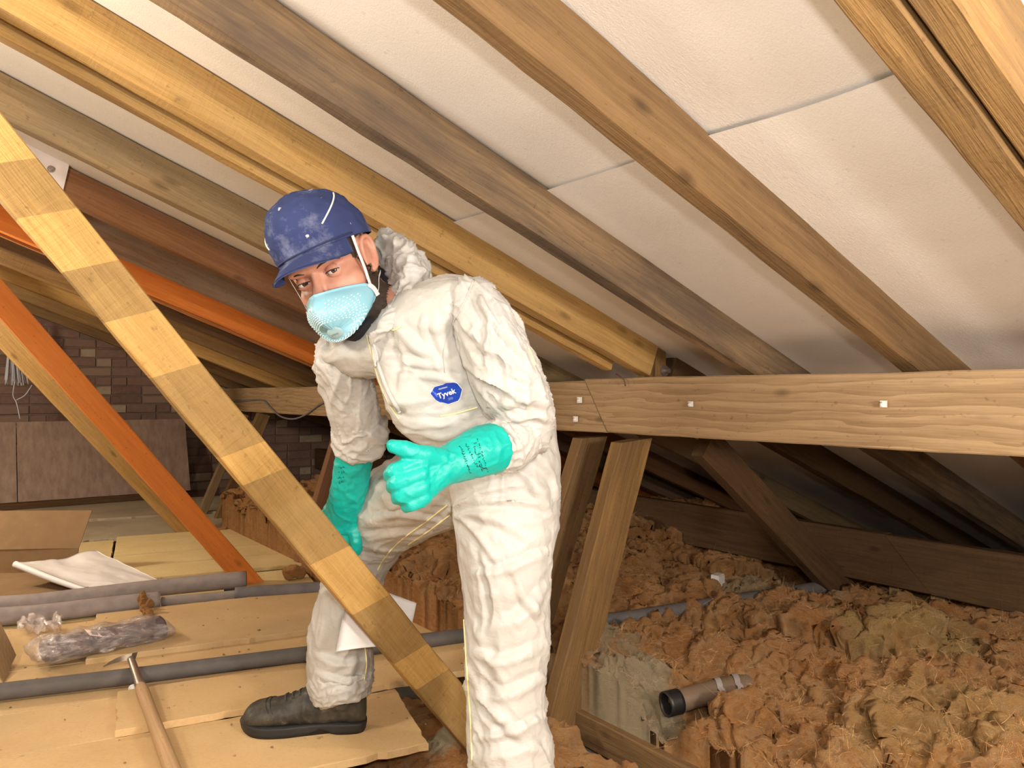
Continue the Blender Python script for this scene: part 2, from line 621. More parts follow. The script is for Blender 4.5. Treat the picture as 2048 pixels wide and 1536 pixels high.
# floor: plasterboard ceiling below, loose boards on the joists as its parts -------
M_PLASTER = simple('plasterboard_back', (.36, .29, .22), .9, .2)
floor = tag(obj('floor', *box((-.9, 2.6, -.215), (10.8, 8.6, .02)), M_PLASTER, None, smooth=False), kind='structure')


def chipboard(name, base, dark, stain, amt=.5):
    s = NT(name)
    v = s.coords()
    flake = s.n('TexVoronoi', {'Vector': s.scale(v, (1, 1.5, 1)), 'Scale': 190.0}).outputs[1]
    fl = s.n('SeparateColor', {0: flake}).outputs[0]
    blo = s.noise(v, 3.0, 5, .62)
    c = s.mix(s.ramp(blo, [(.32, 0), (.68, 1)]), dark, base)
    c = s.mix(s.math('MULTIPLY', s.ramp(fl, [(.0, 1), (.5, 0)]), .16), c, tuple(q * .55 for q in dark))
    c = s.mix(s.math('MULTIPLY', s.ramp(s.noise(v, 1.6, 4, .7), [(.52, 0), (.66, 1)]), amt), c, stain)
    sp = s.ramp(s.noise(v, 34, 2, .5), [(.70, 0), (.755, 1)])
    c = s.mix(s.math('MULTIPLY', sp, .5), c, (.20, .13, .07))
    s.bump(s.math('ADD', fl, s.noise(v, 90, 3)), .18, .002)
    return s.out(c, .68, Specular_IOR_Level=.3)


M_CHIP = chipboard('chipboard_tan', (.67, .47, .245), (.57, .385, .185), (.49, .38, .22), .5)
M_CHIP2 = chipboard('chipboard_dusty', (.64, .45, .24), (.53, .365, .18), (.43, .33, .2), .5)
M_CHIPY = chipboard('chipboard_pale_yellow', (.70, .56, .29), (.60, .46, .22), (.52, .40, .2), .35)
M_CHIPG = chipboard('chipboard_grey_dust', (.50, .42, .30), (.38, .31, .21), (.30, .25, .18), .5)

FU = np.array([math.cos(math.radians(-10.5)), math.sin(math.radians(-10.5)), 0])
FV = np.array([-FU[1], FU[0], 0])
FO = np.array([.368, 2.08, 0])


def fuv(u, v_, z=0.0):
    return FO + FU * u + FV * v_ + np.array([0, 0, z])


def board(u0, u1, v0, v1, z, mat, rot=0.0, chip=.0015, name='floor_board', skew=0.0, label=None):
    c = ((u0 + u1) / 2, (v0 + v1) / 2)
    loop = []
    for a, b in (((u0, v0), (u1, v0)), ((u1, v0), (u1 + skew, v1)), ((u1 + skew, v1), (u0, v1)), ((u0, v1), (u0, v0))):
        n = max(2, int(math.hypot(b[0] - a[0], b[1] - a[1]) / .025))
        for k in range(n):
            t = k / n
            loop.append((a[0] + (b[0] - a[0]) * t, a[1] + (b[1] - a[1]) * t))
    L = np.array(loop)
    L = L + chip * rng.normal(size=L.shape) * (rng.random(len(L))[:, None] ** 2) * 2
    ca, sa = math.cos(rot), math.sin(rot)
    L = (L - c) @ np.array([[ca, sa], [-sa, ca]]) + c
    top = np.array([fuv(a, b, z) for a, b in L]); n = len(top)
    ctr = top.mean(0)
    mid = ctr + (top - ctr) * 1.0
    t1 = top.copy(); t1[:, :2] = ctr[:2] + (top[:, :2] - ctr[:2]) * .997
    bot = top - np.array([0, 0, .018]); t2 = top - np.array([0, 0, .0025])
    V = np.vstack([t1, t2, bot])
    Fc = [tuple(range(n)), tuple(range(3 * n - 1, 2 * n - 1, -1))]
    for a in range(n):
        b = (a + 1) % n
        Fc += [(n + a, n + b, b, a), (2 * n + a, 2 * n + b, n + b, n + a)]
    o = obj(name, V, Fc, mat, floor, smooth=False, fix=True)
    return tag(o, label)


board(-.95, .645, -.36, -.003, 0, M_CHIP, chip=.002, skew=.03)
board(-.95, .40, -.80, -.366, -.004, M_CHIP2)
board(.41, .80, -1.15, -.61, 0, M_CHIP2)
board(-.95, -.014, .003, .272, 0, M_CHIP)
board(-.035, .99, .0, .272, .0185, M_CHIP, chip=.004, rot=.004)
board(-.95, 1.06, .279, .632, 0, M_CHIP2)
board(-.13, 1.05, .60, 1.14, .0185, M_CHIP2, chip=.003, rot=-.004)
board(-.95, -.11, .637, 1.14, 0, M_CHIP)
board(-.95, .72, 1.145, 1.655, 0, M_CHIPY)
for k in range(4):
    board(-.10, 1.02, 1.668 + k * .293, 1.668 + k * .293 + .285, .018, M_CHIPY, rot=random.uniform(-.006, .006), skew=-.03)
board(-1.25, -.115, 1.668, 2.84, 0, M_CHIPY)
board(-1.25, .86, 2.90, 3.62, .0, M_CHIPG, chip=.004)
board(-1.25, .9, 3.64, 4.5, .012, M_CHIPG, chip=.004)

# ------------------------------------------------------------------ rafters
def rafter(y0, y1, mat, label, zb=ZB, hv=.119, x0=-2.3, x1=4.25, rough=.0018):
    yc = (y0 + y1) / 2
    h = hv * math.cos(math.atan(SLOPE)) - .004
    z = lambda X: zb - SLOPE * X + hv / 2 - .002
    return timber('rafter', (x0, yc, z(x0)), (x1, yc, z(x1)), y1 - y0, h, mat, label=label, cat='rafter', group='roof rafters', rough=rough)


rafter(.41, .465, 'gold_brown', 'golden brown rafter crossing the top right corner, with a big knot', rough=.0025)
rafter(.362, .402, 'gold_brown', 'golden brown rafter doubled against the one in the top right corner', hv=.122)
rafter(.846, .892, 'brown', 'brown rafter right of centre between two wide white membrane bays')
rafter(1.285, 1.335, 'grey', 'grey weathered rafter left of centre with dark stains')
rafter(1.665, 1.717, 'gold', 'bright golden rafter passing behind the blue cap', x1=1.783)
rafter(1.665, 1.717, 'dark', 'lower dark rafter length beyond the purlin in line with the bright golden one', x0=1.87)
rafter(1.757, 1.797, 'gold', 'slim golden rafter just behind the bright one, seen as a parallel strip below it', zb=ZB - .012, hv=.10, x1=1.70)
rafter(2.29, 2.335, 'grey_gold', 'grey gold rafter with straight wet marks, next below the white strip at left')
rafter(2.815, 2.86, 'red', 'dark reddish brown rafter with a white plate at its upper end')
rafter(3.24, 3.30, 'mottled', 'mottled purplish brown rafter above the orange one')
rafter(3.745, 3.80, 'orange', 'orange stained rafter deep on the left')
rafter(3.835, 3.86, 'orange_brown', 'thin orange brown batten rafter along the lower edge of the orange one', zb=ZB - .006, hv=.09)
rafter(4.15, 4.20, 'dark', 'dark brown rafter next below the orange one')
rafter(4.60, 4.65, 'gold_brown', 'golden brown rafter, fourth from the brick gable')
rafter(5.13, 5.18, 'gold', 'pale golden rafter, third from the brick gable')
rafter(5.70, 5.75, 'gold_brown', 'golden brown rafter, second from the brick gable')
rafter(6.25, 6.30, 'brown', 'brown rafter closest to the brick gable')


# ------------------------------------------------------------------ purlins
pz0, pz1 = .714, .889
zc, ph = (pz0 + pz1) / 2, pz1 - pz0
ysc0, ysc1 = on(1168, 755, 'X', 1.71)[1], on(1215, 862, 'X', 1.71)[1]
ysc = (ysc0 + ysc1) / 2
shear = (ysc1 - ysc0) / ph           # along +Y as z falls
pur_r = timber('purlin', (1.735, -1.55, zc), (1.735, ysc - .001, zc), .05, ph, 'pale', cut1=-shear * 1.0,
               label='pale thick purlin beam crossing the right half, with white cable clips', cat='purlin', group='purlins', step=.06)
pur_l = timber('purlin', (1.735, ysc + .001, zc - .004), (1.735, 6.92, zc - .008), .05, ph - .006, 'pale', cut0=-shear * 1.0,
               label='pale purlin beam running on behind the man to the brick gable, carrying a looped cable', cat='purlin', group='purlins', step=.08)
a_ = on(1270, 1003, 'X', 2.78)[2]; b_ = on(2048, 1100, 'X', 2.78)[2]
lz1 = (a_ + b_) / 2
lz0 = (on(1260, 1082, 'X', 2.78)[2] + on(2048, 1208, 'X', 2.78)[2]) / 2
ys_ = on(1815, 1090, 'X', 2.78)[1]
lh = lz1 - lz0
timber('purlin', (2.805, -1.5, (lz0 + lz1) / 2), (2.805, ys_, (lz0 + lz1) / 2), .05, lh, 'dark', cut1=.9,
       label='dark low beam near the eaves, right of its slanting splice', cat='purlin', group='purlins')
timber('purlin', (2.808, ys_ + .003, (lz0 + lz1) / 2 + .004), (2.808, 6.9, (lz0 + lz1) / 2 + .004), .05, lh, 'dark', cut0=.9,
       label='dark low beam near the eaves, running left behind the struts', cat='purlin', group='purlins')
for px, lab in ((1788, 'short upright stub under the dark low beam, left one of two'), (1872, 'short upright stub under the dark low beam, right one of two')):
    q = on(px, 1200, 'X', 2.82)
    timber('post', (2.85, q[1], -.19), (2.85, q[1], lz0 + .03), .05, .04, 'grey_gold', up=(1, 0, 0), label=lab, cat='post', group='short posts under the low beam')


# ------------------------------------------------------------------ truss members lying in planes Y = const
def inplane(name, edge, other, Y, t, mat, label, ext0=0.0, ext1=0.0, h=None, cat=None, group=None, cut0=0., cut1=0.):
    """edge: two pixels on the upper/right edge of the near face; other: two pixels on its other edge (or give h)"""
    e0, e1 = on(*edge[0], 'Y', Y), on(*edge[1], 'Y', Y)
    x = nrm(e1 - e0)
    nperp = np.array([-x[2], 0, x[0]])
    if nperp[2] < 0: nperp = -nperp
    if h is None:
        o0, o1 = on(*other[0], 'Y', Y), on(*other[1], 'Y', Y)
        dd = [(e0 - o) @ nperp for o in (o0, o1)]
        h = abs(sum(dd) / 2); sg = 1 if sum(dd) > 0 else -1
    else:
        sg = other
    off = -nperp * sg * h / 2 + np.array([0, t / 2, 0])
    p0, p1 = e0 - x * ext0 + off, e1 + x * ext1 + off
    return timber(name, p0, p1, t, h, mat, label=label, cat=cat or name, group=group, cut0=cut0, cut1=cut1)


W['brace1'] = None
L1 = np.linalg.norm(on(939, 1387, 'Y', 1.605) - on(0, 224, 'Y', 1.605)) + .5


def xb(px, py):          # distance along the first brace for a pixel on its right edge
    e0 = on(0, 224, 'Y', 1.605); e1 = on(939, 1387, 'Y', 1.605)
    return (on(px, py, 'Y', 1.605) - e0) @ nrm(e1 - e0) + .32


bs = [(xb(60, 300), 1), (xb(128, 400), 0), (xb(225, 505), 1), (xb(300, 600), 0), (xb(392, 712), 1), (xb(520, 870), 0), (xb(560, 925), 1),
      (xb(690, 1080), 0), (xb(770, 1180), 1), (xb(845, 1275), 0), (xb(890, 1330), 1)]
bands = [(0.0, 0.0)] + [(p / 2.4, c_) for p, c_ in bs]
W['brace1'] = wood('timber_golden_banded', (.62, .38, .125), (.45, .26, .075), (.48, .31, .115), .3, ring=.3, saw=.7)
# square-edged grey stains left along the brace
s = NT('timber_golden_stained')
bpy.data.materials.remove(s.m)


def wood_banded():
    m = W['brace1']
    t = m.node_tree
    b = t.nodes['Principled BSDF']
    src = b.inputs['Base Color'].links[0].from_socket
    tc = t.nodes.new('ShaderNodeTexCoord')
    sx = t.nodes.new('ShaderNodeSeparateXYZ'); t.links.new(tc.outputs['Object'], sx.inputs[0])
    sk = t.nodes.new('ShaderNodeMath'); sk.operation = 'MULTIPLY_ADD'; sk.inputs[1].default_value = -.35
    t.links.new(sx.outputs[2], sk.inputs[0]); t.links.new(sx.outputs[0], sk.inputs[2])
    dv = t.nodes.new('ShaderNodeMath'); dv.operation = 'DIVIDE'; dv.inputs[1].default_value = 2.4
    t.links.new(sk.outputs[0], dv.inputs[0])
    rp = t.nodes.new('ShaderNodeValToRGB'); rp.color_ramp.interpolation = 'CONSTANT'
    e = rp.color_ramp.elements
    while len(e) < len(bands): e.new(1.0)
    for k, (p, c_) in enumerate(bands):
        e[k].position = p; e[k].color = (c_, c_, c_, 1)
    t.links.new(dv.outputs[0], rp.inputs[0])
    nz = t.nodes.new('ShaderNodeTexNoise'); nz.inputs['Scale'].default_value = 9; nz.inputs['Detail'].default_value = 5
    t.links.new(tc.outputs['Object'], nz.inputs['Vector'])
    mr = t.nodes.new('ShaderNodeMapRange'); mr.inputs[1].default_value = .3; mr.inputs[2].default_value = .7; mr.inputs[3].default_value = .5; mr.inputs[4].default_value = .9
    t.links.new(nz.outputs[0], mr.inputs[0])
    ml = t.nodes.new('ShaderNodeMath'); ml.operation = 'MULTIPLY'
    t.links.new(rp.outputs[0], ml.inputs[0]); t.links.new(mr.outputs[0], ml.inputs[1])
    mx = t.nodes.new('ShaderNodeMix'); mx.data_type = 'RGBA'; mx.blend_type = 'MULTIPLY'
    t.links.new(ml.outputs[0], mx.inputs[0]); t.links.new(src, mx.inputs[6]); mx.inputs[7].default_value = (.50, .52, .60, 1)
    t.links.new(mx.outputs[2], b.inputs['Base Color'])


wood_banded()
inplane('diagonal_brace', ((0, 224), (939, 1387)), 1, 1.605, .038, 'brace1', 'long golden diagonal brace with square grey stains, in front of the man', .32, .30, h=.092, cat='brace', group='truss braces')
inplane('diagonal_brace', ((0, 555), (530, 1165)), 1, 3.41, .045, 'orange', 'bright orange diagonal brace on the left, knotty', .45, .2, h=.090, cat='brace', group='truss braces')
inplane('diagonal_brace', ((0, 632), (405, 1065)), 1, 4.82, .045, 'gold', 'pale golden diagonal brace just behind the orange one', .45, .15, h=.105, cat='brace', group='truss braces')
inplane('diagonal_brace', ((1463, 892), (1789, 1251)), ((1373, 882), (1718, 1239)), 1.62, .05, 'dark', 'dark diagonal brace from the purlin down to the eaves insulation', .10, .22, cat='brace', group='truss braces')
inplane('strut', ((1301, 893), (1146, 1520)), ((1247, 868), (1085, 1500)), 1.72, .05, 'gold_brown', 'front brown strut under the purlin, right of the man', .0, .06, cat='strut', group='struts under the purlin', cut0=.45)
inplane('strut', ((1213, 886), (1089, 1302)), ((1161, 868), (1040, 1302)), 1.95, .05, 'brown', 'darker strut under the purlin, half hidden by the white trouser leg', .0, .25, cat='strut', group='struts under the purlin', cut0=.45)
inplane('strut', ((541, 832), (449, 1061)), ((515, 832), (421, 1061)), 5.32, .05, 'gold_brown', 'small golden strut under the far end of the purlin', .0, .1, cat='strut', group='struts under the purlin')
inplane('strut', ((498, 832), (408, 1040)), ((480, 832), (392, 1040)), 5.55, .04, 'grey_gold', 'thin pale strut behind the small golden one', .0, .1, cat='strut', group='struts under the purlin')
inplane('strut', ((712, 845), (616, 1170)), ((678, 845), (582, 1170)), 3.62, .05, 'red', 'reddish strut behind the turquoise glove', .0, .1, cat='strut', group='struts under the purlin')
# bottom chord / binder in the right foreground
q0 = on(1168, 1432, 'Z', -.10); q1 = on(1360, 1530, 'Z', -.10)
timber('ceiling_binder', (q0[0] + .024, 1.9, -.145), (q0[0] + .024, -.6, -.145), .045, .09, 'brown', label='brown ceiling binder edge in the foreground beside the insulation', cat='beam')
# joist under the boards
for y_, lab in ((1.95, 'brown joist under the loft boards, beside the foot of the golden brace'),):
    timber('joist', (-1.2, y_, -.115), (1.42, y_ - .1, -.115), .045, .15, 'brown', label=lab, cat='joist', group='ceiling joists')
# cleat with bolt above the purlin
cl0 = P(1306, 752, 2.5)
cleat = timber('cleat', (1.822, 1.71, .82), (1.822, 1.71, .99), .075, .05, 'gold_brown', up=(1, 0, 0), label='short bolted timber cleat standing on the purlin beside the golden rafter', cat='cleat')
# ------------------------------------------------------------------ loose props on the boards
M_LAG = simple('pipe_lagging_foam', (.29, .25, .24), .75, .15, 400)
M_LAGD = simple('pipe_lagging_dark', (.15, .14, .15), .7, .15, 400)
M_BLACK = simple('black_plastic', (.012, .011, .012), .45)
M_WHITE = simple('white_plastic', (.72, .70, .66), .45)
M_STEEL = simple('worn_steel', (.36, .31, .27), .38, .1, 300, Metallic=.85)
M_CARD = simple('cardboard', (.23, .14, .066), .85, .08, 300, var=.08)
M_SHEET = simple('white_dust_sheet', (.80, .79, .80), .45, .0, 60, var=.03)
M_PAPER = simple('white_paper', (.80, .79, .80), .75, var=.02)
M_HANDLE = wood('hammer_handle_wood', (.52, .34, .18), (.36, .22, .11), (.40, .27, .15), .5, bump=.2, saw=0, knot=0)


def pz(x, y, z):
    return on(x, y, 'Z', z)


# long lagged pipe on the floor
pp = [pz(-600, 1455, .028), pz(-120, 1398, .028), pz(150, 1366, .028), pz(300, 1348, .03), pz(615, 1308, .042), pz(800, 1287, .042), pz(925, 1272, .036), pz(1060, 1255, .03), pz(1210, 1242, .065), pz(1450, 1205, .095), pz(1660, 1172, .10)]
pipe = tag(obj('lagged_pipe', *tube(pp, .0235, 120, 18), simple('pipe_lagging_floor', (.105, .095, .092), .7, .15, 400)), 'long dark grey lagged pipe running along the boards under the hammer', 'pipe')
for px, py in ((266, 1377), (604, 1329)):
    c = pz(px, py, .010)
    obj('pipe_clip', *merge(ellipsoid(c, (.013, .011, .012), nu=14, nv=8), box(c + np.array([0, 0, -.006]), (.022, .018, .008))), M_WHITE, pipe)

# loose lagging tubes
def hollow(path, r, n=40, k=20, inner=.4):
    o_, of = tube(path, r, n, k, caps=False)
    i_, if_ = tube(path, r * inner, n, k, caps=False)
    V = np.vstack([o_, i_]); m = len(o_)
    Fc = list(of) + [tuple(a + m for a in reversed(q)) for q in if_]
    for base in (0, (n - 1) * k):
        for j in range(k):
            j2 = (j + 1) % k
            q = (base + j, base + j2, m + base + j2, m + base + j)
            Fc.append(q if base else tuple(reversed(q)))
    return V, Fc


t1 = tag(obj('lagging_tube', *hollow([pz(-110, 1216, .035), pz(60, 1206, .036), pz(176, 1192, .040), pz(330, 1174, .05), pz(493, 1158, .062)], .034), M_LAG),
         'loose grey foam lagging tube lifting at its cut end against the orange brace', 'tube', 'loose foam lagging tubes')
a = pz(170, 1192, .039); b = pz(176, 1191.5, .039)
obj('seam', *tube([a, b], .0349, 4, 20, caps=False, smooth=True), M_LAGD, t1)
t2 = tag(obj('lagging_tube', *hollow([pz(-110, 1240, .034), pz(60, 1229, .034), pz(200, 1213, .034), pz(321, 1200, .034)], .033), M_LAG),
         'thick grey foam lagging tube nearest the plastic parcel', 'tube', 'loose foam lagging tubes')
t3 = tag(obj('lagging_tube', *hollow([pz(323, 1203, .020), pz(400, 1197, .020), pz(474, 1190, .020)], .0195), M_LAG),
         'thin grey foam lagging tube in line with the thick one', 'tube', 'loose foam lagging tubes')
t4 = tag(obj('lagging_tube', *hollow([pz(470, 1188, .028), pz(560, 1182, .028), pz(650, 1176, .028), pz(795, 1168, .028)], .027), M_LAGD),
         'dark grey lagging tube with a split end, passing behind the white leg', 'tube', 'loose foam lagging tubes')
obj('split_end', *hollow([pz(448, 1186, .028), pz(476, 1184, .028)], .016), M_BLACK, t4)


# cardboard carton at the left edge
def plate(corners, thick, nu=8, nv=8, bend=0.0, wob=0.0, seed=0.0):
    c = np.asarray(corners, float)
    nn = nrm(np.cross(c[1] - c[0], c[3] - c[0]))

    def fn(u, w):
        q = (1 - u)[:, None] * ((1 - w)[:, None] * c[0] + w[:, None] * c[3]) + u[:, None] * ((1 - w)[:, None] * c[1] + w[:, None] * c[2])
        q = q + nn * (bend * np.sin(np.pi * u))[:, None]
        if wob:
            q = q + nn * (wob * fbm(np.stack([u * 3 + seed, w * 3, u * 0], 1), 3))[:, None]
        return q
    return sheet(fn, nu, nv, thick)


bx0 = pz(-140, 1168, .03)
carton = empty('cardboard_box', bx0, 'open brown cardboard box at the left edge with its flap up', 'box')
zb_ = .03
B_l, B_r = pz(-160, 1150, zb_), pz(152, 1143, zb_)
F_r, F_l = pz(185, 1196, zb_), pz(-160, 1206, zb_)
obj('base', *plate([F_l, F_r, B_r, B_l], .004), M_CARD, carton, smooth=False)
up_ = np.array([0, 0, .105])
T_l, T_r = B_l + up_, B_r + up_ + np.array([.01, 0, 0])
obj('back_wall', *plate([B_l, B_r, T_r, T_l], .004), M_CARD, carton, smooth=False)
lean = np.array([.03, .06, .160])
obj('flap', *plate([T_l, T_r, T_r + lean + FU * .03, T_l + lean * np.array([1, 1, 1.05])], .004, bend=.004), M_CARD, carton, smooth=False)
fr = [pz(-60, 1320, .0), pz(6, 1368, .004), pz(30, 1312, .02), pz(-5, 1236, .16)]
obj('front_flap', *plate([P(-90, 1200, 2.45), P(-2, 1238, 2.42), P(30, 1312, 2.38), P(6, 1366, 2.22)], .004), M_CARD, carton, smooth=False)

# folded white dust sheet
sh_c = [P(30, 1130, 3.20), P(180, 1184, 3.10), P(325, 1164, 3.30), P(190, 1100, 3.55)]


def fold(u, w):
    c = [np.asarray(q) for q in sh_c]
    q = (1 - u)[:, None] * ((1 - w)[:, None] * c[0] + w[:, None] * c[3]) + u[:, None] * ((1 - w)[:, None] * c[1] + w[:, None] * c[2])
    z = .006 * fbm(np.stack([u * 4, w * 4, u * 0 + 3], 1), 3) - .018 * np.exp(-((u - .12) ** 2 + (w - .55) ** 2) / .03) + .012 * np.sin(np.pi * w) * u + .012 * np.exp(-(w / .08) ** 2)
    q[:, 2] += z
    return q


dsheet = tag(obj('dust_sheet', *sheet(fold, 40, 40, .013), M_SHEET), 'folded white dust sheet lying on the open cardboard box', 'sheet')
obj('rolled_edge', *tube([np.asarray(sh_c[0]) + np.array([0, 0, .004]), .5 * (sh_c[0] + sh_c[1]) + np.array([0, 0, -.002]), np.asarray(sh_c[1])], [.013, .0125, .010], 30, 14), M_SHEET, dsheet)

# plastic-wrapped parcel
s = NT('dark_fabric_roll')
v = s.coords()
M_ROLL = s.out(s.mix(s.noise(s.scale(v, (3, 30, 30)), 4, 4), (.05, .04, .045), (.15, .12, .13)), .6)
s = NT('clear_plastic_film')
s.t.nodes.remove(s.b)
v = s.coords(rand=False)
lw = s.n('LayerWeight', {0: .35}).outputs[1]
gl = s.n('BsdfGlossy', {'Color': (.95, .92, .92, 1), 'Roughness': .16})
df = s.n('BsdfDiffuse', {'Color': (.75, .68, .68, 1)})
tr = s.n('BsdfTransparent')
bn = s.n('Bump', {'Height': s.noise(s.scale(v, (14, 40, 40)), 2.0, 4, .6), 'Strength': .9, 'Distance': .02})
s.t.links.new(bn.outputs[0], gl.inputs['Normal'])
m1 = s.n('MixShader', {0: .35, 1: gl.outputs[0], 2: df.outputs[0]})
fac = s.math('ADD', s.math('MULTIPLY', s.ramp(s.noise(s.scale(v, (9, 26, 26)), 2, 4, .6), [(.46, 0), (.72, 1)]), .45), s.math('MULTIPLY', lw, .32))
m2 = s.n('MixShader', {0: s.math('ADD', fac, .16), 1: tr.outputs[0], 2: m1.outputs[0]})
s.t.links.new(m2.outputs[0], s.t.nodes['Material Output'].inputs[0])
M_FILM = s.m

pa, pb = pz(88, 1302, .05), pz(322, 1254, .048)
parcel = empty('wrapped_parcel', (pa[0] / 2 + pb[0] / 2, pa[1] / 2 + pb[1] / 2, .017), 'dark roll wrapped in clear crinkled plastic lying on the boards', 'parcel')


def flat_roll(p0, p1, rw, rh, n=60, k=36, seed=0., amp=.006, taper=.0, flare=0.0):
    x = nrm(np.array([*(p1 - p0)[:2], 0])); y = np.array([-x[1], x[0], 0]); z = np.array([0, 0, 1.0])
    V, Fc = [], []
    for i in range(n):
        t = i / (n - 1)
        c = p0 + (p1 - p0) * t
        sc = 1 - taper * (2 * t - 1) ** 8
        w_ = rw * (1 + flare * max(0, .3 - t) / .3)
        h_ = rh * sc * (1 - .45 * flare * max(0, .3 - t) / .3)
        for j in range(k):
            a_ = 2 * math.pi * j / k
            V.append(c + y * w_ * math.cos(a_) + z * h_ * math.sin(a_))
    V = np.array(V)
    ctr = np.repeat(p0 + (p1 - p0) * np.linspace(0, 1, n)[:, None], k, 0)
    dirv = V - ctr
    dirv /= np.linalg.norm(dirv, axis=1)[:, None]
    V = V + dirv * (amp * fbm(V * np.array([14, 14, 22]) + seed, 4))[:, None]
    V[:, 2] = np.maximum(V[:, 2], .0185)
    for i in range(n - 1):
        for j in range(k):
            j2 = (j + 1) % k
            Fc.append((i * k + j, i * k + j2, (i + 1) * k + j2, (i + 1) * k + j))
    Fc.append(tuple(range(k - 1, -1, -1))); Fc.append(tuple((n - 1) * k + j for j in range(k)))
    return V, Fc


obj('roll', *flat_roll(pa, pb, .058, .033, amp=.007, seed=2.), M_ROLL, parcel)
fv_, ff_ = flat_roll(pa + (pa - pb) * .10, pb + (pb - pa) * .05, .070, .044, amp=.016, seed=9., taper=.6, flare=.35)
obj('plastic_wrap', fv_, ff_, M_FILM, parcel)
wt = BVHTree.FromPolygons([Vector(q) for q in fv_], ff_)
stg = []
for i in range(7):
    for j in range(5):
        a_, b_ = i / 6, j / 4
        stg.append(surf(168 + 26 * a_ + 12 * b_, 1258 + 5 * a_ + 13 * b_ - 2 * a_ * b_, .0015, wt))
stk = obj('sticker', stg, [(i * 5 + j, i * 5 + j + 1, i * 5 + 6 + j, i * 5 + 5 + j) for i in range(6) for j in range(4)], simple('pink_white_sticker', (.72, .58, .56), .5), parcel)
s_bar = []
for k in range(6):
    q = [surf(182 + k * 2.2 + 2.5 * t_, 1262 + k * .3 + 6 * t_, .003, wt) for t_ in (0, .5, 1)]
    s_bar.append(tube(q, .0007, 5, 5))
obj('print_marks', *merge(*s_bar), M_BLACK, stk, smooth=False)
# crumpled scrap of film left of the parcel
scrap = tag(obj('plastic_scrap', *plate([P(35, 1262, 2.62), P(112, 1262, 2.58), P(128, 1232, 2.74), P(40, 1238, 2.74)], .0006, 26, 18, wob=.05, seed=4.0), M_FILM), 'torn scrap of clear film behind the left end of the parcel', 'plastic')

# hammer -------------------------------------------------------------
ham = empty('pick_hammer', pz(300, 1440, .02), 'old slater\'s pick hammer with wooden handle, resting on the lagged pipe', 'hammer')
h0, h1 = P(356, 1570, 1.60), P(281, 1372, 2.06)
hd = nrm(h1 - h0)
hv_, hf_ = tube([h0, h0 + (h1 - h0) * .35, h0 + (h1 - h0) * .7, h0 + (h1 - h0) * .92, h1], [.0175, .0165, .0155, .0165, .013], 60, 16)
hx = Matrix.Translation(Vector(h0)) @ Vector(hd).to_track_quat('X', 'Z').to_matrix().to_4x4()
loc = np.array([hx.inverted() @ Vector(q) for q in hv_])
obj('handle', loc, hf_, M_HANDLE, ham, M=hx)
h2 = P(262, 1318, 2.195)
obj('socket', *tube([h1 - hd * .006, h1 + (h2 - h1) * .35, h2], [.0145, .0115, .010], 20, 12), M_STEEL, ham)
bl = [P(268, 1312, 2.205), P(245, 1317, 2.215), P(226, 1323, 2.235), P(208, 1332, 2.262)]
bv = []
BL = catmull(bl, 24)
tz = np.array([0, 0, 1.0])
V, Fc = [], []
for i, q in enumerate(BL):
    t = i / 23
    hw = .014 * (1 - t) + .004; th = .008 * (1 - t) + .002
    tg = nrm(BL[min(i + 1, 23)] - BL[max(i - 1, 0)])
    a_ = nrm(hd - tg * (hd @ tg)); b_ = np.cross(tg, a_)
    V += [q + a_ * hw, q + b_ * th, q - a_ * hw, q - b_ * th]
for i in range(23):
    for j in range(4):
        j2 = (j + 1) % 4
        Fc.append((i * 4 + j, i * 4 + j2, i * 4 + 4 + j2, i * 4 + 4 + j))
Fc += [(3, 2, 1, 0), (92, 93, 94, 95)]
obj('pick_blade', V, Fc, M_STEEL, ham, smooth=False, fix=True)

# sheet of paper tucked behind the brace
paper = tag(obj('paper_sheet', *plate([P(672, 1303, 1.765), P(815, 1290, 1.835), P(833, 1206, 1.855), P(700, 1160, 1.79)], .0006, 16, 16, bend=-.012), M_PAPER), 'sheet of white paper leaning behind the golden brace at the man\'s shin', 'paper')

# hardboard panels against the gable
s = NT('brown_hardboard')
v = s.coords()
M_HARD = s.out(s.mix(s.ramp(s.noise(s.scale(v, (26, 26, .5)), 1.0, 4, .6), [(.3, 0), (.72, 1)]), (.25, .165, .125), (.40, .285, .22)), .6)
for (xa, xb_), lab in (((36, 381), 'wide brown hardboard panel leaning on the brick gable'), ((-240, 34), 'brown hardboard panel at the left edge leaning on the brick gable')):
    y_ = 6.55
    q0, q1 = on(xa, 1000, 'Y', y_), on(xb_, 1000, 'Y', y_)
    zt = on(200, 842, 'Y', 6.62)[2]; z_b = .055
    dy = .20
    cs = [np.array([q0[0], y_, z_b]), np.array([q1[0], y_, z_b]), np.array([q1[0], y_ + dy, zt]), np.array([q0[0], y_ + dy, zt])]
    tag(obj('hardboard_panel', *plate(cs, .012), M_HARD, None, smooth=False), lab, 'panel', 'hardboard panels')
timber('batten', (-.9, 6.52, .035), (1.5, 6.52, .035), .08, .045, 'dark', label='dark batten under the hardboard panels', cat='batten')

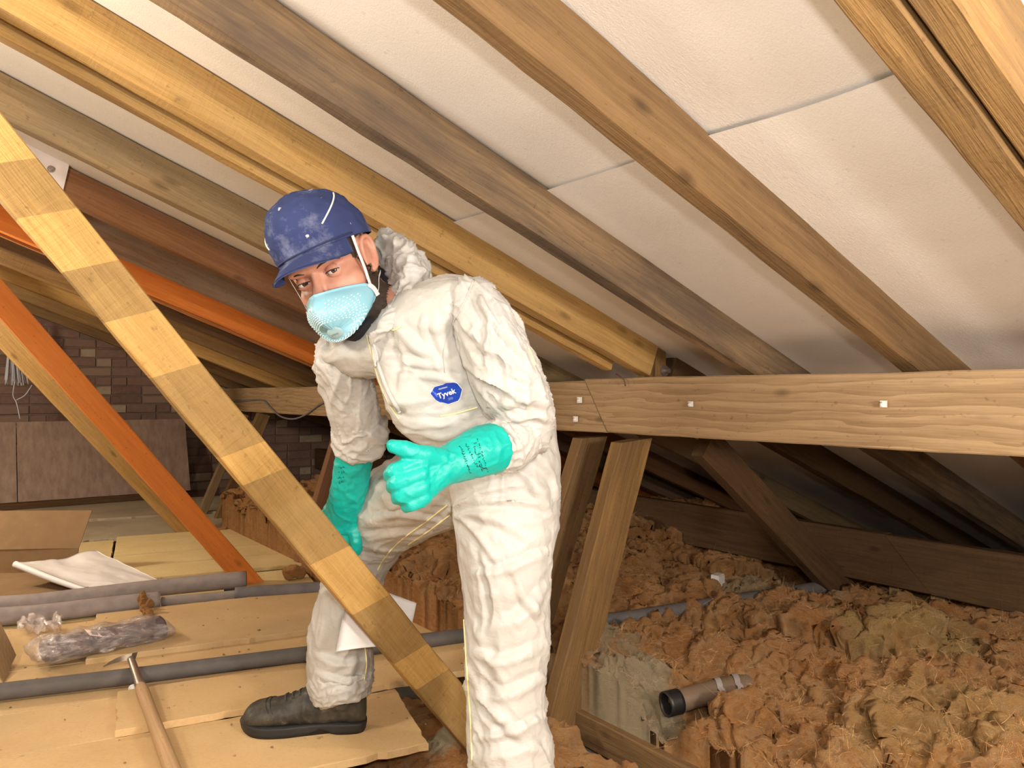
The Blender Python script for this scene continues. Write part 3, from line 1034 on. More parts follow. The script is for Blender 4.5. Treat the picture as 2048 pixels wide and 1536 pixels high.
# hank of pale cord hanging at the left
s_ = []
top = P(24, 640, 5.3)
M_CORD = simple('pale_blue_cord', (.52, .53, .60), .7)
for k in range(46):
    a_ = random.uniform(-1, 1); b_ = random.uniform(-1, 1)
    e = P(33 + 24 * a_, 766 + random.uniform(-8, 6), 5.3 + .05 * b_)
    m = P(30 + 17 * a_, 725, 5.3 + .05 * b_)
    s_.append(tube([top + np.array([a_, b_, 0]) * .008, P(26 + 9 * a_, 690, 5.3 + .03 * b_), m, e], .0035, 10, 5))
hank = tag(obj('cord_hank', *merge(*s_), M_CORD), 'hank of pale blue cord hanging behind the pale brace at left', 'cord')
obj('loose_end', *tube([P(30, 760, 5.28), P(26, 790, 5.28), P(33, 806, 5.28), P(40, 838, 5.28)], .0035, 20, 6), M_CORD, hank)
obj('loose_end', *tube([P(33, 800, 5.28), P(50, 790, 5.28), P(64, 770, 5.28)], .0035, 16, 6), M_CORD, hank)
obj('hanger', *tube([top, P(30, 600, 5.3), P(30, 560, 5.3)], .004, 10, 6), M_CORD, hank)

# cable on the far purlin, clips, nails
xs_ = 1.703
cb = [on(x, y, 'X', xs_) for x, y in ((425, 801), (470, 803), (522, 800), (540, 814), (560, 832), (585, 838), (610, 830), (640, 809), (660, 803), (684, 800))]
cable = tag(obj('looped_cable', *tube(cb, .0055, 80, 8), M_LAGD), 'dark cable looping along the pale purlin left of the man', 'cable')
for i, (x, y, sz, lab) in enumerate(((1382, 808, 1.0, 'white cable clip on the pale purlin, above the dark brace'), (1768, 808, 1.0, 'white cable clip on the pale purlin, rightmost'),
                                     (1160, 800, 1.3, 'upper white cable clip on the purlin beside the man'), (1152, 838, 1.2, 'lower white cable clip on the purlin beside the man'))):
    q = on(x, y, 'X', 1.704)
    w_ = .0065 * sz
    co = empty('cable_clip', q, lab, 'clip', 'white cable clips')
    obj('saddle', *merge(box(q + np.array([-.002, 0, 0]), (.008, w_ * 2.0, .015 * sz)), ellipsoid(q + np.array([-.006, 0, -.002]), (.004, w_, .006), nu=12, nv=8)), M_WHITE, co, smooth=False)
    obj('nail', *tube([q + np.array([-.012, w_ * .5, .004]), q + np.array([0, w_ * .5, .004])], .0016, 3, 8, smooth=False), M_STEEL, co)
q = on(1238, 755, 'X', 1.706)
tag(obj('bent_nail', *tube([on(1232, 748, 'X', 1.72), on(1240, 753, 'X', 1.69), on(1248, 760, 'X', 1.688), on(1251, 772, 'X', 1.695)], .0022, 16, 8), simple('rusty_nail', (.12, .06, .035), .7)), 'rusty bent nail at the top edge of the purlin near its joint', 'nail')

# white gusset plate on the red-brown rafter, bolt on the cleat
gp = [on(10, 300, 'Y', 2.808), on(70, 283, 'Y', 2.808), on(140, 322, 'Y', 2.808), on(122, 398, 'Y', 2.808), on(40, 400, 'Y', 2.808)]
gp = np.array(gp); gb = gp - np.array([0, .006, 0])
n_ = 5
gpl = tag(obj('gusset_plate', np.vstack([gb, gp]), [tuple(range(n_)), tuple(range(2 * n_ - 1, n_ - 1, -1))] + [(i, i + n_, (i + 1) % n_ + n_, (i + 1) % n_) for i in range(n_)], simple('white_plate', (.66, .60, .58), .5), None, smooth=False, fix=True), 'white plate fixed on the red brown rafter, upper left', 'plate')
c = on(102, 338, 'Y', 2.80)
obj('bolt', *merge(tube([c + np.array([0, .004, 0]), c + np.array([0, -.012, 0])], .006, 3, 12, smooth=False), tube([c + np.array([0, .003, 0]), c + np.array([0, -.001, 0])], .011, 3, 12, smooth=False)), M_STEEL, gpl, smooth=False)
c = np.array([1.835, 1.672, .912])
obj('bolt', *merge(tube([c, c + np.array([0, -.02, 0])], .008, 3, 12, smooth=False), tube([c, c + np.array([0, -.004, 0])], .018, 3, 16, smooth=False)), M_STEEL, cleat, smooth=False)

# ------------------------------------------------------------------ insulation
s = NT('glass_wool')
v = s.coords(rand=False)
at = s.n('Attribute', attribute_name='tint').outputs[0]
tsep = s.n('SeparateColor', {0: at})
n1 = s.noise(v, 6.0, 5, .65)
n2 = s.noise(s.scale(v, (1, 1, 2.0)), 26.0, 5, .7, 1.2)
c = s.mix(s.ramp(n1, [(.34, 0), (.66, 1)]), (.80, .35, .115), (.95, .52, .22))
c = s.mix(s.math('MULTIPLY', s.ramp(n2, [(.45, 0), (.72, 1)]), .55), c, (.96, .72, .45))
c = s.mix(s.math('MULTIPLY', s.ramp(n2, [(.30, 1), (.42, 0)]), .5), c, (.40, .15, .05))
c = s.mix(tsep.outputs[0], c, s.mix(n2, (.66, .55, .35), (.84, .74, .52)))
c = s.mix(tsep.outputs[1], c, s.mix(n2, (.78, .50, .17), (.92, .68, .32)))
fb = s.noise(s.scale(v, (1.5, 1.5, 1.5)), 120.0, 5, .75, 2.5)
s.bump(s.math('ADD', s.math('MULTIPLY', fb, 1.2), s.math('MULTIPLY', n2, 1.2)), 1.0, .035)
M_WOOL = s.out(c, .95, Specular_IOR_Level=.05)


def sst(a_, b_, x):
    t = np.clip((x - a_) / (b_ - a_), 0, 1)
    return t * t * (3 - 2 * t)


def wool_field(X, Y, base, amp=1.0, seed=0):
    p = np.stack([X, Y, X * 0 + seed], 1)
    wx = .09 * fbm(p * 3.1 + 3, 3); wy = .09 * fbm(p * 3.1 + 31, 3)
    a1, i1 = worley2(np.stack([(X + wx) * 3.4, (Y + wy) * 3.4], 1), 3)
    wx2 = .05 * fbm(p * 8 + 5, 3); wy2 = .05 * fbm(p * 8 + 55, 3)
    a2, i2 = worley2(np.stack([(X + wx2) * 8.0, (Y + wy2) * 8.0], 1), 7)
    b1 = np.sqrt(np.clip(1 - a1 ** 2, 0, 1)); b2 = np.sqrt(np.clip(1 - a2 ** 2, 0, 1))
    h = amp * (.105 * b1 * (.3 + .9 * i1) + .040 * b2 * (.2 + i2))
    h = h + amp * .05 * fbm(p * 2.2 + 9, 3)
    return base + h - .075 * amp, wx, wy


def teased(V, Fc, amp):
    """stringy, torn relief along the normals"""
    for sc, wsc, wam, am in ((6.5, 3.5, 1.5, .036), (15, 7, 1.7, .013), (36, 14, 1.9, .0075)):
        w = np.stack([fbm(V * wsc + 3, 2), fbm(V * wsc + 43, 2), fbm(V * wsc + 83, 2)], 1) * wam
        r = 1 - np.abs(pn(V * sc + w)) * 2.2
        r = np.clip(r, -.6, 1)
        N = vnormals(V, Fc)
        V = V + N * (amp * am * (r - .35))[:, None]
    return V


def wool(name, x0, x1, y0, y1, nx, ny, basefn, amp, seed, label, tints=(), xpow=1.0, ypow=1.0, shift=None):
    xs = x0 + (x1 - x0) * np.linspace(0, 1, nx) ** xpow
    ys = y0 + (y1 - y0) * np.linspace(0, 1, ny) ** ypow
    X, Y = np.meshgrid(xs, ys, indexing='ij'); X = X.ravel(); Y = Y.ravel()
    if shift: X = X + shift(Y) * (1 - (X - x0) / (x1 - x0))
    Z, wx, wy = wool_field(X, Y, basefn(X, Y), amp, seed)
    V = np.stack([X, Y, Z], 1)
    Fc = [(i * ny + j, (i + 1) * ny + j, (i + 1) * ny + j + 1, i * ny + j + 1) for i in range(nx - 1) for j in range(ny - 1)]
    # push the lumps sideways so that they overhang and fold
    g = Z.reshape(nx, ny)
    for _ in range(3):
        g = (g + np.roll(g, 1, 0) + np.roll(g, -1, 0) + np.roll(g, 1, 1) + np.roll(g, -1, 1)) / 5
    gx = np.gradient(g, xs, axis=0).ravel(); gy = np.gradient(g, ys, axis=1).ravel()
    k = .010 * amp * np.clip(Z - Z.mean() + .05, 0, .2) / .1
    V[:, 0] -= np.clip(gx, -2, 2) * k; V[:, 1] -= np.clip(gy, -2, 2) * k
    V += .007 * amp * np.stack([fbm(V * 14 + 3, 3), fbm(V * 14 + 43, 3), fbm(V * 14 + 83, 3)], 1)
    V0 = V.copy()
    V = teased(V, Fc, amp)
    kx = np.repeat(sst(-3, 6, np.arange(nx, dtype=float)), ny)[:, None]      # the cut edge stays put and drops to the ceiling below
    V = V0 + (V - V0) * kx
    V[:ny, 2] = -.2; V[:ny, 0] = X[:ny]; V[ny:2 * ny, 0] = X[ny:2 * ny]; V[ny:2 * ny, 2] = np.maximum(V[ny:2 * ny, 2], -.12)
    o = obj(name, V, Fc, M_WOOL)
    me = o.data
    ca = me.color_attributes.new('tint', 'FLOAT_COLOR', 'POINT')
    col = np.zeros((len(V), 4)); col[:, 3] = 1
    for (cx, cy, r_, ch, st) in tints:
        d = np.hypot(V[:, 0] - cx, V[:, 1] - cy) + .10 * fbm(V * 6, 3)
        col[:, ch] = np.maximum(col[:, ch], st * (1 - sst(r_ * .65, r_ * 1.1, d)))
    ca.data.foreach_set('color', col.ravel())
    return tag(o, label, 'insulation', kind='stuff'), V


def edge_x(Y):
    return 1.38 + .145 * (1 - sst(1.95, 2.1, Y))


def base_r(X, Y):
    b = .035 + .15 * sst(1.9, 3.0, Y) * (1 - .6 * sst(2.9, 3.5, X)) - .06 * sst(2.7, 3.2, X) * (1 - sst(1.9, 2.6, Y))
    b = b + .05 * sst(2.3, 1.6, Y) * sst(1.6, 2.0, X) * (1 - sst(2.4, 2.8, X))
    # open gully with the broken pipe, and the lagged pipe's trough
    for (qx, qy, r_, dep) in GULLY:
        b = b - dep * np.exp(-((X - qx) ** 2 + (Y - qy) ** 2) / r_ ** 2)
    b = b - .12 * np.exp(-(((X - pipe_x(Y)) / .10) ** 2)) * sst(2.9, 2.5, Y)
    return b + .03 * sst(1.75, 1.5, X) * sst(2.1, 1.8, Y) - .085 * sst(edge_x(Y) + .14, edge_x(Y), X) * sst(2.2, 1.9, Y)


ga, gb_ = pz(1350, 1408, .0), pz(1545, 1360, .02)
GULLY = [(*(ga + (gb_ - ga) * t - _F * .025)[:2], .065, .065) for t in np.linspace(-.02, .55, 6)]
pl_a, pl_b = pp[8], pp[10]


def pipe_x(Y):
    return pl_a[0] + (pl_b[0] - pl_a[0]) * (Y - pl_a[1]) / (pl_b[1] - pl_a[1])


c1 = pz(1235, 1345, .05); c2 = pz(1800, 1290, .1); c3 = pz(1560, 1165, .1); c4 = pz(1900, 1470, .08); c5 = pz(1500, 1170, .1); c6 = pz(1150, 1300, .05)
tints = [(c1[0], c1[1], .17, 0, .9), (c2[0], c2[1], .20, 1, .75), (c3[0], c3[1], .2, 0, .6), (c4[0], c4[1], .20, 1, .45), (c5[0], c5[1], .15, 0, .6), (c6[0], c6[1], .14, 0, .8)]
wl, WV = wool('loose_insulation', 1.38, 3.75, .30, 4.9, 370, 570, base_r, 1.0, 0, 'orange and cream glass wool insulation heaped between the joists on the right', tints, 1.25, 1.35, lambda Y: edge_x(Y) - 1.38)


def base_l(X, Y):
    return -.075 + .03 * np.exp(-((X - 1.16) ** 2 + (Y - 1.66) ** 2) / .015) - .05 * sst(1.18, 1.32, X)


wl2, WV2 = wool('loose_insulation', .25, 1.40, 1.15, 2.0, 170, 130, base_l, .55, 5, 'orange and cream glass wool showing past the front edge of the boards', [(1.03, 1.70, .09, 0, .9), (1.22, 1.75, .08, 0, .5)])


def tuft_at(px, py, z, n, spread, rad, label):
    c0 = pz(px, py, z)
    pts = [ellipsoid(c0 + np.array([(2 * k_ / (n - 1) - 1) * spread[0], random.uniform(-1, 1) * min(spread[1], rad * .5), random.uniform(0, 1) * min(spread[2], rad * .7)]), (max(rad * random.uniform(.8, 1.2), spread[0] * 1.5 / n),) * 3, nu=12, nv=8) for k_ in range(n)]
    tv, tf_ = remesh(pts, .005, 1)
    tv = teased(tv, tf_, .22)
    return tag(obj('insulation_tuft', tv, tf_, M_WOOL), label, 'insulation', 'torn tufts of insulation')


tuft_at(588, 1148, .025, 14, (.03, .06, .05), .022, 'orange tuft of glass wool by the foot of the reddish strut')
tuft_at(482, 1057, .012, 16, (.22, .03, .008), .016, 'thin line of orange glass wool along the far edge of the yellow planks')

# broken waste pipe lying in the gully
wv, wf = hollow([ga + np.array([0, 0, .005]), (ga + gb_) / 2 + np.array([0, 0, .008]), gb_ + np.array([0, 0, .0])], .030, 30, 20, .8)
waste = tag(obj('waste_pipe', wv, wf, simple('brown_plastic_pipe', (.155, .105, .07), .5)), 'short brown plastic pipe with open black end in the insulation', 'pipe')
ax = nrm(gb_ - ga)
obj('end_collar', *hollow([ga + np.array([0, 0, .005]) - ax * .03, ga + np.array([0, 0, .005]) + ax * .012], .0335, 6, 20, .86), M_BLACK, waste)
for t, tw in ((.42, .02), (.60, .02)):
    c = ga + (gb_ - ga) * t + np.array([0, 0, .008])
    sv, sf = [], []
    bq = np.cross(ax, [0, 0, 1.0])
    for i in range(13):
        a_ = -1.0 + 2.6 * i / 12
        rr = .033 + (.012 if i < 2 else 0)
        q = c + bq * rr * math.cos(a_ + 1.2) + np.array([0, 0, 1.0]) * rr * math.sin(a_ + 1.2) + ax * (.03 * (i / 12 - .5))
        sv += [q - ax * .009, q + ax * .009]
    sf = [(2 * i, 2 * i + 1, 2 * i + 3, 2 * i + 2) for i in range(12)]
    obj('strap', sv, sf, M_LAG, waste)
# white junction box
jb = P(1435, 1160, 3.0)
jbx = empty('junction_box', jb, 'small white junction box lying in the insulation behind the lagged pipe', 'box')
for part, ctr, sz in (('body', (0, 0, 0), (.05, .03, .046)), ('lid', (-.0, -.018, 0), (.046, .006, .042))):
    vv, ff = box(jb + np.array(ctr), sz, .2)
    obj(part, vv, ff, M_WHITE, jbx, smooth=False)
# small torn tuft on the lagging tube
tf = []
for k in range(9):
    q = P(284 + random.uniform(-7, 9) + k * 2, 1190 + k * 5 + random.uniform(-4, 4), 2.95 - k * .02)
    tf.append(ellipsoid(q, (.014, .012, .018), nu=12, nv=8))
tv, tff = remesh(tf, .004, 1)
tv = tv + vnormals(tv, tff) * (.005 * fbm(tv * 90, 3))[:, None]
tuft = tag(obj('insulation_tuft', tv, tff, M_WOOL), 'small torn orange tuft standing between the lagging tube and the parcel', 'insulation', 'torn tufts of insulation')
# fibres teased out of the wool
src = WV[(WV[:, 2] > -.12) & (WV[:, 1] < 3.6) & (WV[:, 0] < 3.1)]
NF = 42000
fp = src[rng.integers(0, len(src), NF)]
d0 = rng.normal(size=(NF, 3)); d0[:, 2] = np.abs(d0[:, 2]) * .5 + .05; d0 /= np.linalg.norm(d0, axis=1)[:, None]
cv_ = rng.normal(size=(NF, 3)) * 1.3
LN = rng.uniform(.008, .026, NF)[:, None]
sd0 = np.cross(d0, rng.normal(size=(NF, 3))); sd0 = sd0 / np.linalg.norm(sd0, axis=1)[:, None] * .00028
fv = np.zeros((NF, 8, 3))
for i in range(4):
    t = i / 3
    q = fp - d0 * .004 + d0 * LN * t + cv_ * LN * t * t * .55
    fv[:, 2 * i] = q - sd0 * (1 - t * .7); fv[:, 2 * i + 1] = q + sd0 * (1 - t * .7)
fv = fv.reshape(-1, 3)
ff = (np.arange(NF)[:, None, None] * 8 + np.array([[0, 1, 3, 2], [2, 3, 5, 4], [4, 5, 7, 6]])[None]).reshape(-1, 4)
fbv = obj('wool_fibres', fv, ff, simple('wool_fibre', (.84, .48, .22), .95, var=.25), wl)
fbv['kind'] = 'stuff'
# crumbs on the boards
cr = []
for k in range(90):
    u, v_ = random.uniform(-.35, 1.0), random.uniform(-.3, 1.1)
    z = .018 if (v_ < .272 and u > 0 and v_ > 0) or (v_ > .6 and u > -.1) else .001
    r_ = random.uniform(.0015, .0045)
    cr.append(ellipsoid(fuv(u, v_, z + r_ * .4), (r_ * random.uniform(.7, 1.6), r_, r_ * .6), nu=6, nv=4))
tag(obj('crumbs', *merge(*cr), simple('debris', (.33, .22, .11), .9, var=.6)), 'scattered crumbs of debris on the loft boards', 'debris', kind='stuff')
# ------------------------------------------------------------------ the man

s = NT('tyvek_white')
v = s.coords(rand=False)
w_ = s.n('TexNoise', {'Vector': v, 'Scale': 7.0, 'Detail': 3.0}).outputs[1]
vw = s.n('VectorMath', {0: v, 1: s.n('VectorMath', {0: w_, 1: (.09, .09, .09)}, operation='MULTIPLY').outputs[0]}, operation='ADD').outputs[0]
cr1 = s.n('TexVoronoi', {'Vector': vw, 'Scale': 17.0}, feature='DISTANCE_TO_EDGE').outputs[0]
cr2 = s.n('TexVoronoi', {'Vector': s.scale(vw, (1, 1, 1.7)), 'Scale': 46.0}, feature='DISTANCE_TO_EDGE').outputs[0]
rn = s.noise(vw, 24, 4, .6)
h = s.math('ADD', s.math('MULTIPLY', s.ramp(cr1, [(0, 0), (.18, 1)]), .5), s.math('MULTIPLY', s.ramp(cr2, [(0, 0), (.25, 1)]), .22))
h = s.math('ADD', h, s.math('MULTIPLY', rn, .8))
s.bump(h, .24, .005)
c = s.mix(s.ramp(s.noise(v, 5, 4, .6), [(.4, 0), (.7, 1)]), (.49, .482, .465), (.44, .43, .405))
c = s.mix(s.math('MULTIPLY', s.ramp(s.noise(v, 9, 5, .7), [(.63, 0), (.74, 1)]), .22), c, (.62, .53, .42))
M_TYVEK = s.out(c, .5, Specular_IOR_Level=.35, Subsurface_Weight=.0)
M_SEAM = simple('yellow_seam_tape', (.80, .72, .36), .55, var=.1)
s = NT('nitrile_glove')
v = s.coords(rand=False)
rib = s.n('TexVoronoi', {'Vector': v, 'Scale': 420.0}).outputs[0]
s.bump(s.math('ADD', s.math('MULTIPLY', rib, .4), s.noise(v, 60, 3)), .16, .003)
M_GLOVE = s.out(s.mix(s.noise(v, 14, 4), (.0, .36, .315), (.003, .44, .385)), .42, Specular_IOR_Level=.4)
M_SKIN = NT('skin')
v = M_SKIN.coords(rand=False)
cs = M_SKIN.mix(M_SKIN.ramp(M_SKIN.noise(v, 22, 4), [(.35, 0), (.7, 1)]), (.53, .27, .19), (.45, .19, .13))
M_SKIN.bump(M_SKIN.noise(v, 420, 3), .12, .002)
M_SKIN = M_SKIN.out(cs, .48, Subsurface_Weight=.12, Subsurface_Radius=(.012, .005, .003), Subsurface_Scale=.6)
s = NT('navy_cap_cloth')
v = s.coords(rand=False)
c = s.mix(s.noise(v, 20, 4), (.034, .047, .135), (.049, .066, .168))
c = s.mix(s.math('MULTIPLY', s.ramp(s.noise(v, 17, 5, .7), [(.54, 0), (.74, 1)]), .5), c, (.30, .33, .46))
c = s.mix(s.math('MULTIPLY', s.ramp(s.noise(v, 60, 2), [(.71, 0), (.76, 1)]), .8), c, (.60, .60, .62))
s.bump(s.noise(v, 700, 2), .15, .002)
M_CAP = s.out(c, .95, Specular_IOR_Level=.08)
M_MASK = simple('mask_blue', (.23, .48, .60), .42, .05, 200, var=.05)
M_DOTS = simple('mask_dots', (.62, .80, .85), .4, var=.05)
M_VALVE = simple('mask_valve', (.30, .45, .49), .45, var=.1)
M_STRAP = simple('white_elastic', (.72, .69, .68), .7, .2, 900)
s = NT('dark_brown_hair')
v = s.coords(rand=False)
M_HAIR = s.out(s.mix(s.noise(v, 260, 3, .7), (.014, .009, .007), (.06, .036, .024)), .6)
s = NT('black_boot_leather')
v = s.coords(rand=False)
c = s.mix(s.ramp(s.noise(v, 16, 5, .7), [(.42, 0), (.68, 1)]), (.026, .024, .020), (.085, .075, .055))
c = s.mix(s.math('MULTIPLY', s.ramp(s.noise(v, 34, 4, .7), [(.60, 0), (.72, 1)]), .6), c, (.22, .17, .10))
s.bump(s.noise(v, 150, 4, .65), .3, .003)
M_LEATHER = s.out(c, .6)
M_LACE = simple('boot_laces', (.05, .046, .038), .8)
M_SOLE = simple('black_rubber_sole', (.018, .018, .018), .6, .1)
M_SHIRT = simple('black_cotton', (.012, .012, .016), .85, .1)


def seg_blend(V, bones):
    """smooth nearest-bone coordinates: list of (weight, along, angle, radius)"""
    out, tot = [], 0
    for a, b, r in bones:
        a, b = np.asarray(a), np.asarray(b)
        ax = b - a; L = np.linalg.norm(ax); ax = ax / L
        t = np.clip((V - a) @ ax, 0, L)
        q = V - a - t[:, None] * ax
        d = np.linalg.norm(q, axis=1)
        e1 = nrm(np.cross(ax, [.3, .2, .9])); e2 = np.cross(ax, e1)
        ang = np.arctan2(q @ e2, q @ e1)
        w = (1 / (np.abs(d / r) + .12)) ** 7
        tot = tot + w
        out.append([w, (V - a) @ ax, ang, r, e1, e2, q])
    for o_ in out: o_[0] = o_[0] / tot
    return out


def crease(x):
    return (1 - np.abs(x) * 1.6).clip(0, 1) ** 2.2


# ---- coverall volumes (pixel path, depth, half-width in px, half-depth in m)
T_ROWS = [(1014, 985, 1.575, 98, .12), (1012, 925, 1.57, 108, .13), (998, 860, 1.56, 112, .135), (962, 800, 1.545, 114, .135), (918, 745, 1.52, 116, .13),
          (872, 690, 1.495, 110, .12), (838, 650, 1.48, 92, .105), (815, 620, 1.48, 62, .08), (803, 604, 1.48, 44, .055)]
YOKE = [(648, 716, 1.61, 18, .035), (672, 704, 1.595, 32, .055), (730, 706, 1.555, 50, .085), (810, 672, 1.51, 74, .105), (890, 628, 1.46, 78, .10), (948, 612, 1.435, 58, .075), (968, 618, 1.425, 36, .05)]
RARM = [(690, 668, 1.57, 30, .04), (683, 705, 1.575, 53, .056), (692, 755, 1.60, 55, .058), (706, 808, 1.635, 52, .056), (717, 852, 1.665, 50, .054), (715, 880, 1.68, 50, .052), (709, 903, 1.695, 44, .047)]
LARM = [(940, 590, 1.43, 40, .055), (962, 632, 1.40, 60, .068), (992, 700, 1.38, 68, .07), (1020, 765, 1.385, 71, .07), (1044, 818, 1.415, 67, .066), (1052, 855, 1.435, 58, .06),
        (1030, 880, 1.405, 52, .056), (1000, 893, 1.37, 50, .052), (980, 899, 1.345, 46, .048)]
LLEG = [(1012, 905, 1.555, 108, .12), (1010, 975, 1.545, 112, .115), (1010, 1045, 1.53, 105, .108), (1010, 1110, 1.515, 94, .10), (1013, 1190, 1.505, 87, .092), (1014, 1280, 1.495, 84, .087),
        (1012, 1365, 1.485, 78, .082), (1016, 1440, 1.475, 79, .082), (1021, 1520, 1.465, 83, .084), (1022, 1590, 1.46, 80, .08), (1022, 1625, 1.46, 68, .07)]
RLEG = [(1005, 915, 1.64, 96, .11), (930, 950, 1.69, 96, .108), (850, 982, 1.755, 92, .10), (790, 1018, 1.82, 84, .092), (752, 1055, 1.875, 72, .085), (722, 1110, 1.90, 62, .075), (700, 1180, 1.91, 60, .07),
        (686, 1260, 1.91, 63, .070), (681, 1330, 1.905, 65, .072), (684, 1375, 1.90, 60, .068), (690, 1402, 1.895, 46, .055)]
BELLY = [(788, 715, 1.47, 36, .06), (808, 770, 1.455, 56, .07), (846, 822, 1.465, 60, .075), (905, 848, 1.50, 58, .08), (960, 870, 1.52, 60, .08)]
bl_ = lambda rows, i, j: (P(*rows[i][:3]), P(*rows[j][:3]))


def wrinkled(V, Fc, bones, style, calm=None, line=1.0):
    """drapery: long diagonal folds across each limb plus sparse sharp creases"""
    N = vnormals(V, Fc)
    disp = np.zeros(len(V))
    warp = np.stack([fbm(V * 4 + 3, 2), fbm(V * 4 + 50, 2), fbm(V * 4 + 90, 2)], 1)
    for k, (o_, st) in enumerate(zip(seg_blend(V, bones), style)):
        w, al, ang, r, e1, e2, q = o_
        fr, am, sk = st
        ca, sa = np.cos(ang), np.sin(ang)
        q1 = np.stack([al * fr + warp[:, 0] * 1.1 + sk * np.cos(ang + k) * 1.5, ca * .55 + k * 7, sa * .55], 1)
        q2 = np.stack([al * fr * 1.7 + warp[:, 1] * 1.5 - sk * 2.0 * np.sin(ang + k * 2), ca * .8 + k * 5, sa * .8 + 4], 1)
        q3 = np.stack([al * 2.2 + 11, ca * 2.4 + warp[:, 2], sa * 2.4 + k], 1)
        ln1 = np.exp(-(pn(np.stack([al * fr * .8 + warp[:, 2] * 2 + 2.2 * sk * sa, ca * 1.1 + k * 3 + 20, sa * 1.1], 1)) / .055) ** 2)
        ln2 = np.exp(-(pn(np.stack([al * fr * 1.3 - warp[:, 0] * 2.4 - 1.8 * ca, ca * 1.8 + k * 9 + 60, sa * 1.8], 1)) / .05) ** 2)
        m = .35 + .9 * sst(-.25, .35, pn(np.stack([al * 4 + 30, ca * .8, sa * .8 + k], 1)))
        disp += w * (am * m * ((crease(pn(q1)) - .45) + (crease(pn(q2)) - .45) * .5) + am * .6 * pn(q3) + .0034 * line * (ln1 - .15) + .0022 * line * (ln2 - .12))
    disp += .004 * fbm(V * 5 + 70, 2)
    if calm is not None: disp *= calm(V)
    return V + N * disp[:, None]


def strokes(V, Fc, lines, amp=.0072, wid=.010):
    """press drawn fold lines into the cloth: a ridge with a valley on one side"""
    tree = BVHTree.FromPolygons([Vector(q) for q in V], Fc)
    N = vnormals(V, Fc)
    disp = np.zeros(len(V))
    for k, ln in enumerate(lines):
        pts = catmull(np.array(ln, float), 26)
        q = [surf(x, y, 0, tree) for x, y in pts]
        ok = [i for i, p in enumerate(q) if p is not None]
        if len(ok) < 6: continue
        q = np.array([q[i] for i in ok]); t = np.linspace(0, 1, len(q))
        tg = np.gradient(q, axis=0); tg /= np.linalg.norm(tg, axis=1)[:, None] + 1e-9
        lo_, hi_ = q.min(0) - .05, q.max(0) + .05
        idx = np.where(((V > lo_) & (V < hi_)).all(1))[0]
        if not len(idx): continue
        D = np.linalg.norm(V[idx][:, None] - q[None], axis=2)
        j = D.argmin(1); d = D[np.arange(len(idx)), j]
        side = np.einsum('ij,ij->i', np.cross(tg[j], N[idx]), V[idx] - q[j])
        sgn = np.sign(side)
        env = np.sin(np.pi * np.clip(t[j] * .9 + .08, 0, 1)) ** .6
        w = wid * (.75 + .5 * ((k * 37) % 10) / 10)
        disp[idx] += amp * env * (np.exp(-(d / w) ** 2) - .75 * np.exp(-((d * sgn - 1.5 * w) / (w * .9)) ** 2))
    return V + N * np.clip(disp, -.02, .02)[:, None]


BODY_FOLDS = [[(876, 730), (849, 668), (846, 620)], [(876, 733), (815, 678), (790, 650)], [(890, 743), (822, 726), (765, 722)], [(921, 764), (856, 752), (782, 752)], [(760, 785), (822, 818), (924, 826)],
              [(780, 800), (850, 800), (880, 790)], [(800, 690), (812, 730), (800, 780)], [(860, 640), (880, 690), (885, 735)], [(940, 835), (880, 850), (815, 838)], [(950, 850), (890, 872), (850, 872)],
              [(901, 1020), (960, 985), (1050, 970)], [(901, 1024), (980, 1035), (1070, 1085)], [(905, 1030), (950, 1065), (1000, 1135)], [(908, 1010), (990, 1000), (1100, 1010)], [(1005, 925), (1060, 960), (1110, 1050)],
              [(1060, 900), (1105, 950), (1110, 1000)], [(1098, 1100), (1010, 1140), (935, 1150)], [(1095, 1170), (1040, 1235), (950, 1265)], [(1085, 1290), (1000, 1325), (940, 1300)], [(945, 1395), (1000, 1440), (1070, 1505)],
              [(1095, 1430), (1020, 1465), (950, 1480)], [(1090, 1350), (1030, 1385), (950, 1400)], [(1020, 1130), (1060, 1210), (1090, 1240)], [(960, 1100), (985, 1190), (980, 1260)], [(1080, 1500), (1000, 1510), (950, 1530)],
              [(880, 1005), (810, 985), (745, 1000)], [(870, 1040), (805, 1030), (735, 1040)], [(845, 1065), (790, 1068), (735, 1080)], [(700, 1150), (660, 1180), (630, 1190)], [(735, 1320), (680, 1330), (630, 1310)], [(740, 1350), (690, 1365), (630, 1345)]]
SLV_FOLDS = [[(948, 575), (985, 640), (1040, 700)], [(925, 650), (980, 700), (1060, 760)], [(915, 715), (965, 760), (1060, 800)], [(990, 605), (1025, 680), (1070, 750)], [(985, 815), (1040, 800), (1100, 812)], [(1000, 850), (1050, 836), (1105, 838)], [(960, 600), (975, 660), (970, 740)]]
CV, CF = remesh([loft(T_ROWS), loft(YOKE), loft(LLEG, 60), loft(RLEG, 60), loft(BELLY), ellipsoid(P(1008, 930, 1.62), (.115, .11, .13))], .0046, 7)


CV = strokes(CV, CF, BODY_FOLDS)


def calm_badge(V):
    d = np.linalg.norm(V - P(893, 787, 1.39), axis=1)
    return .3 + .7 * sst(.05, .12, d)


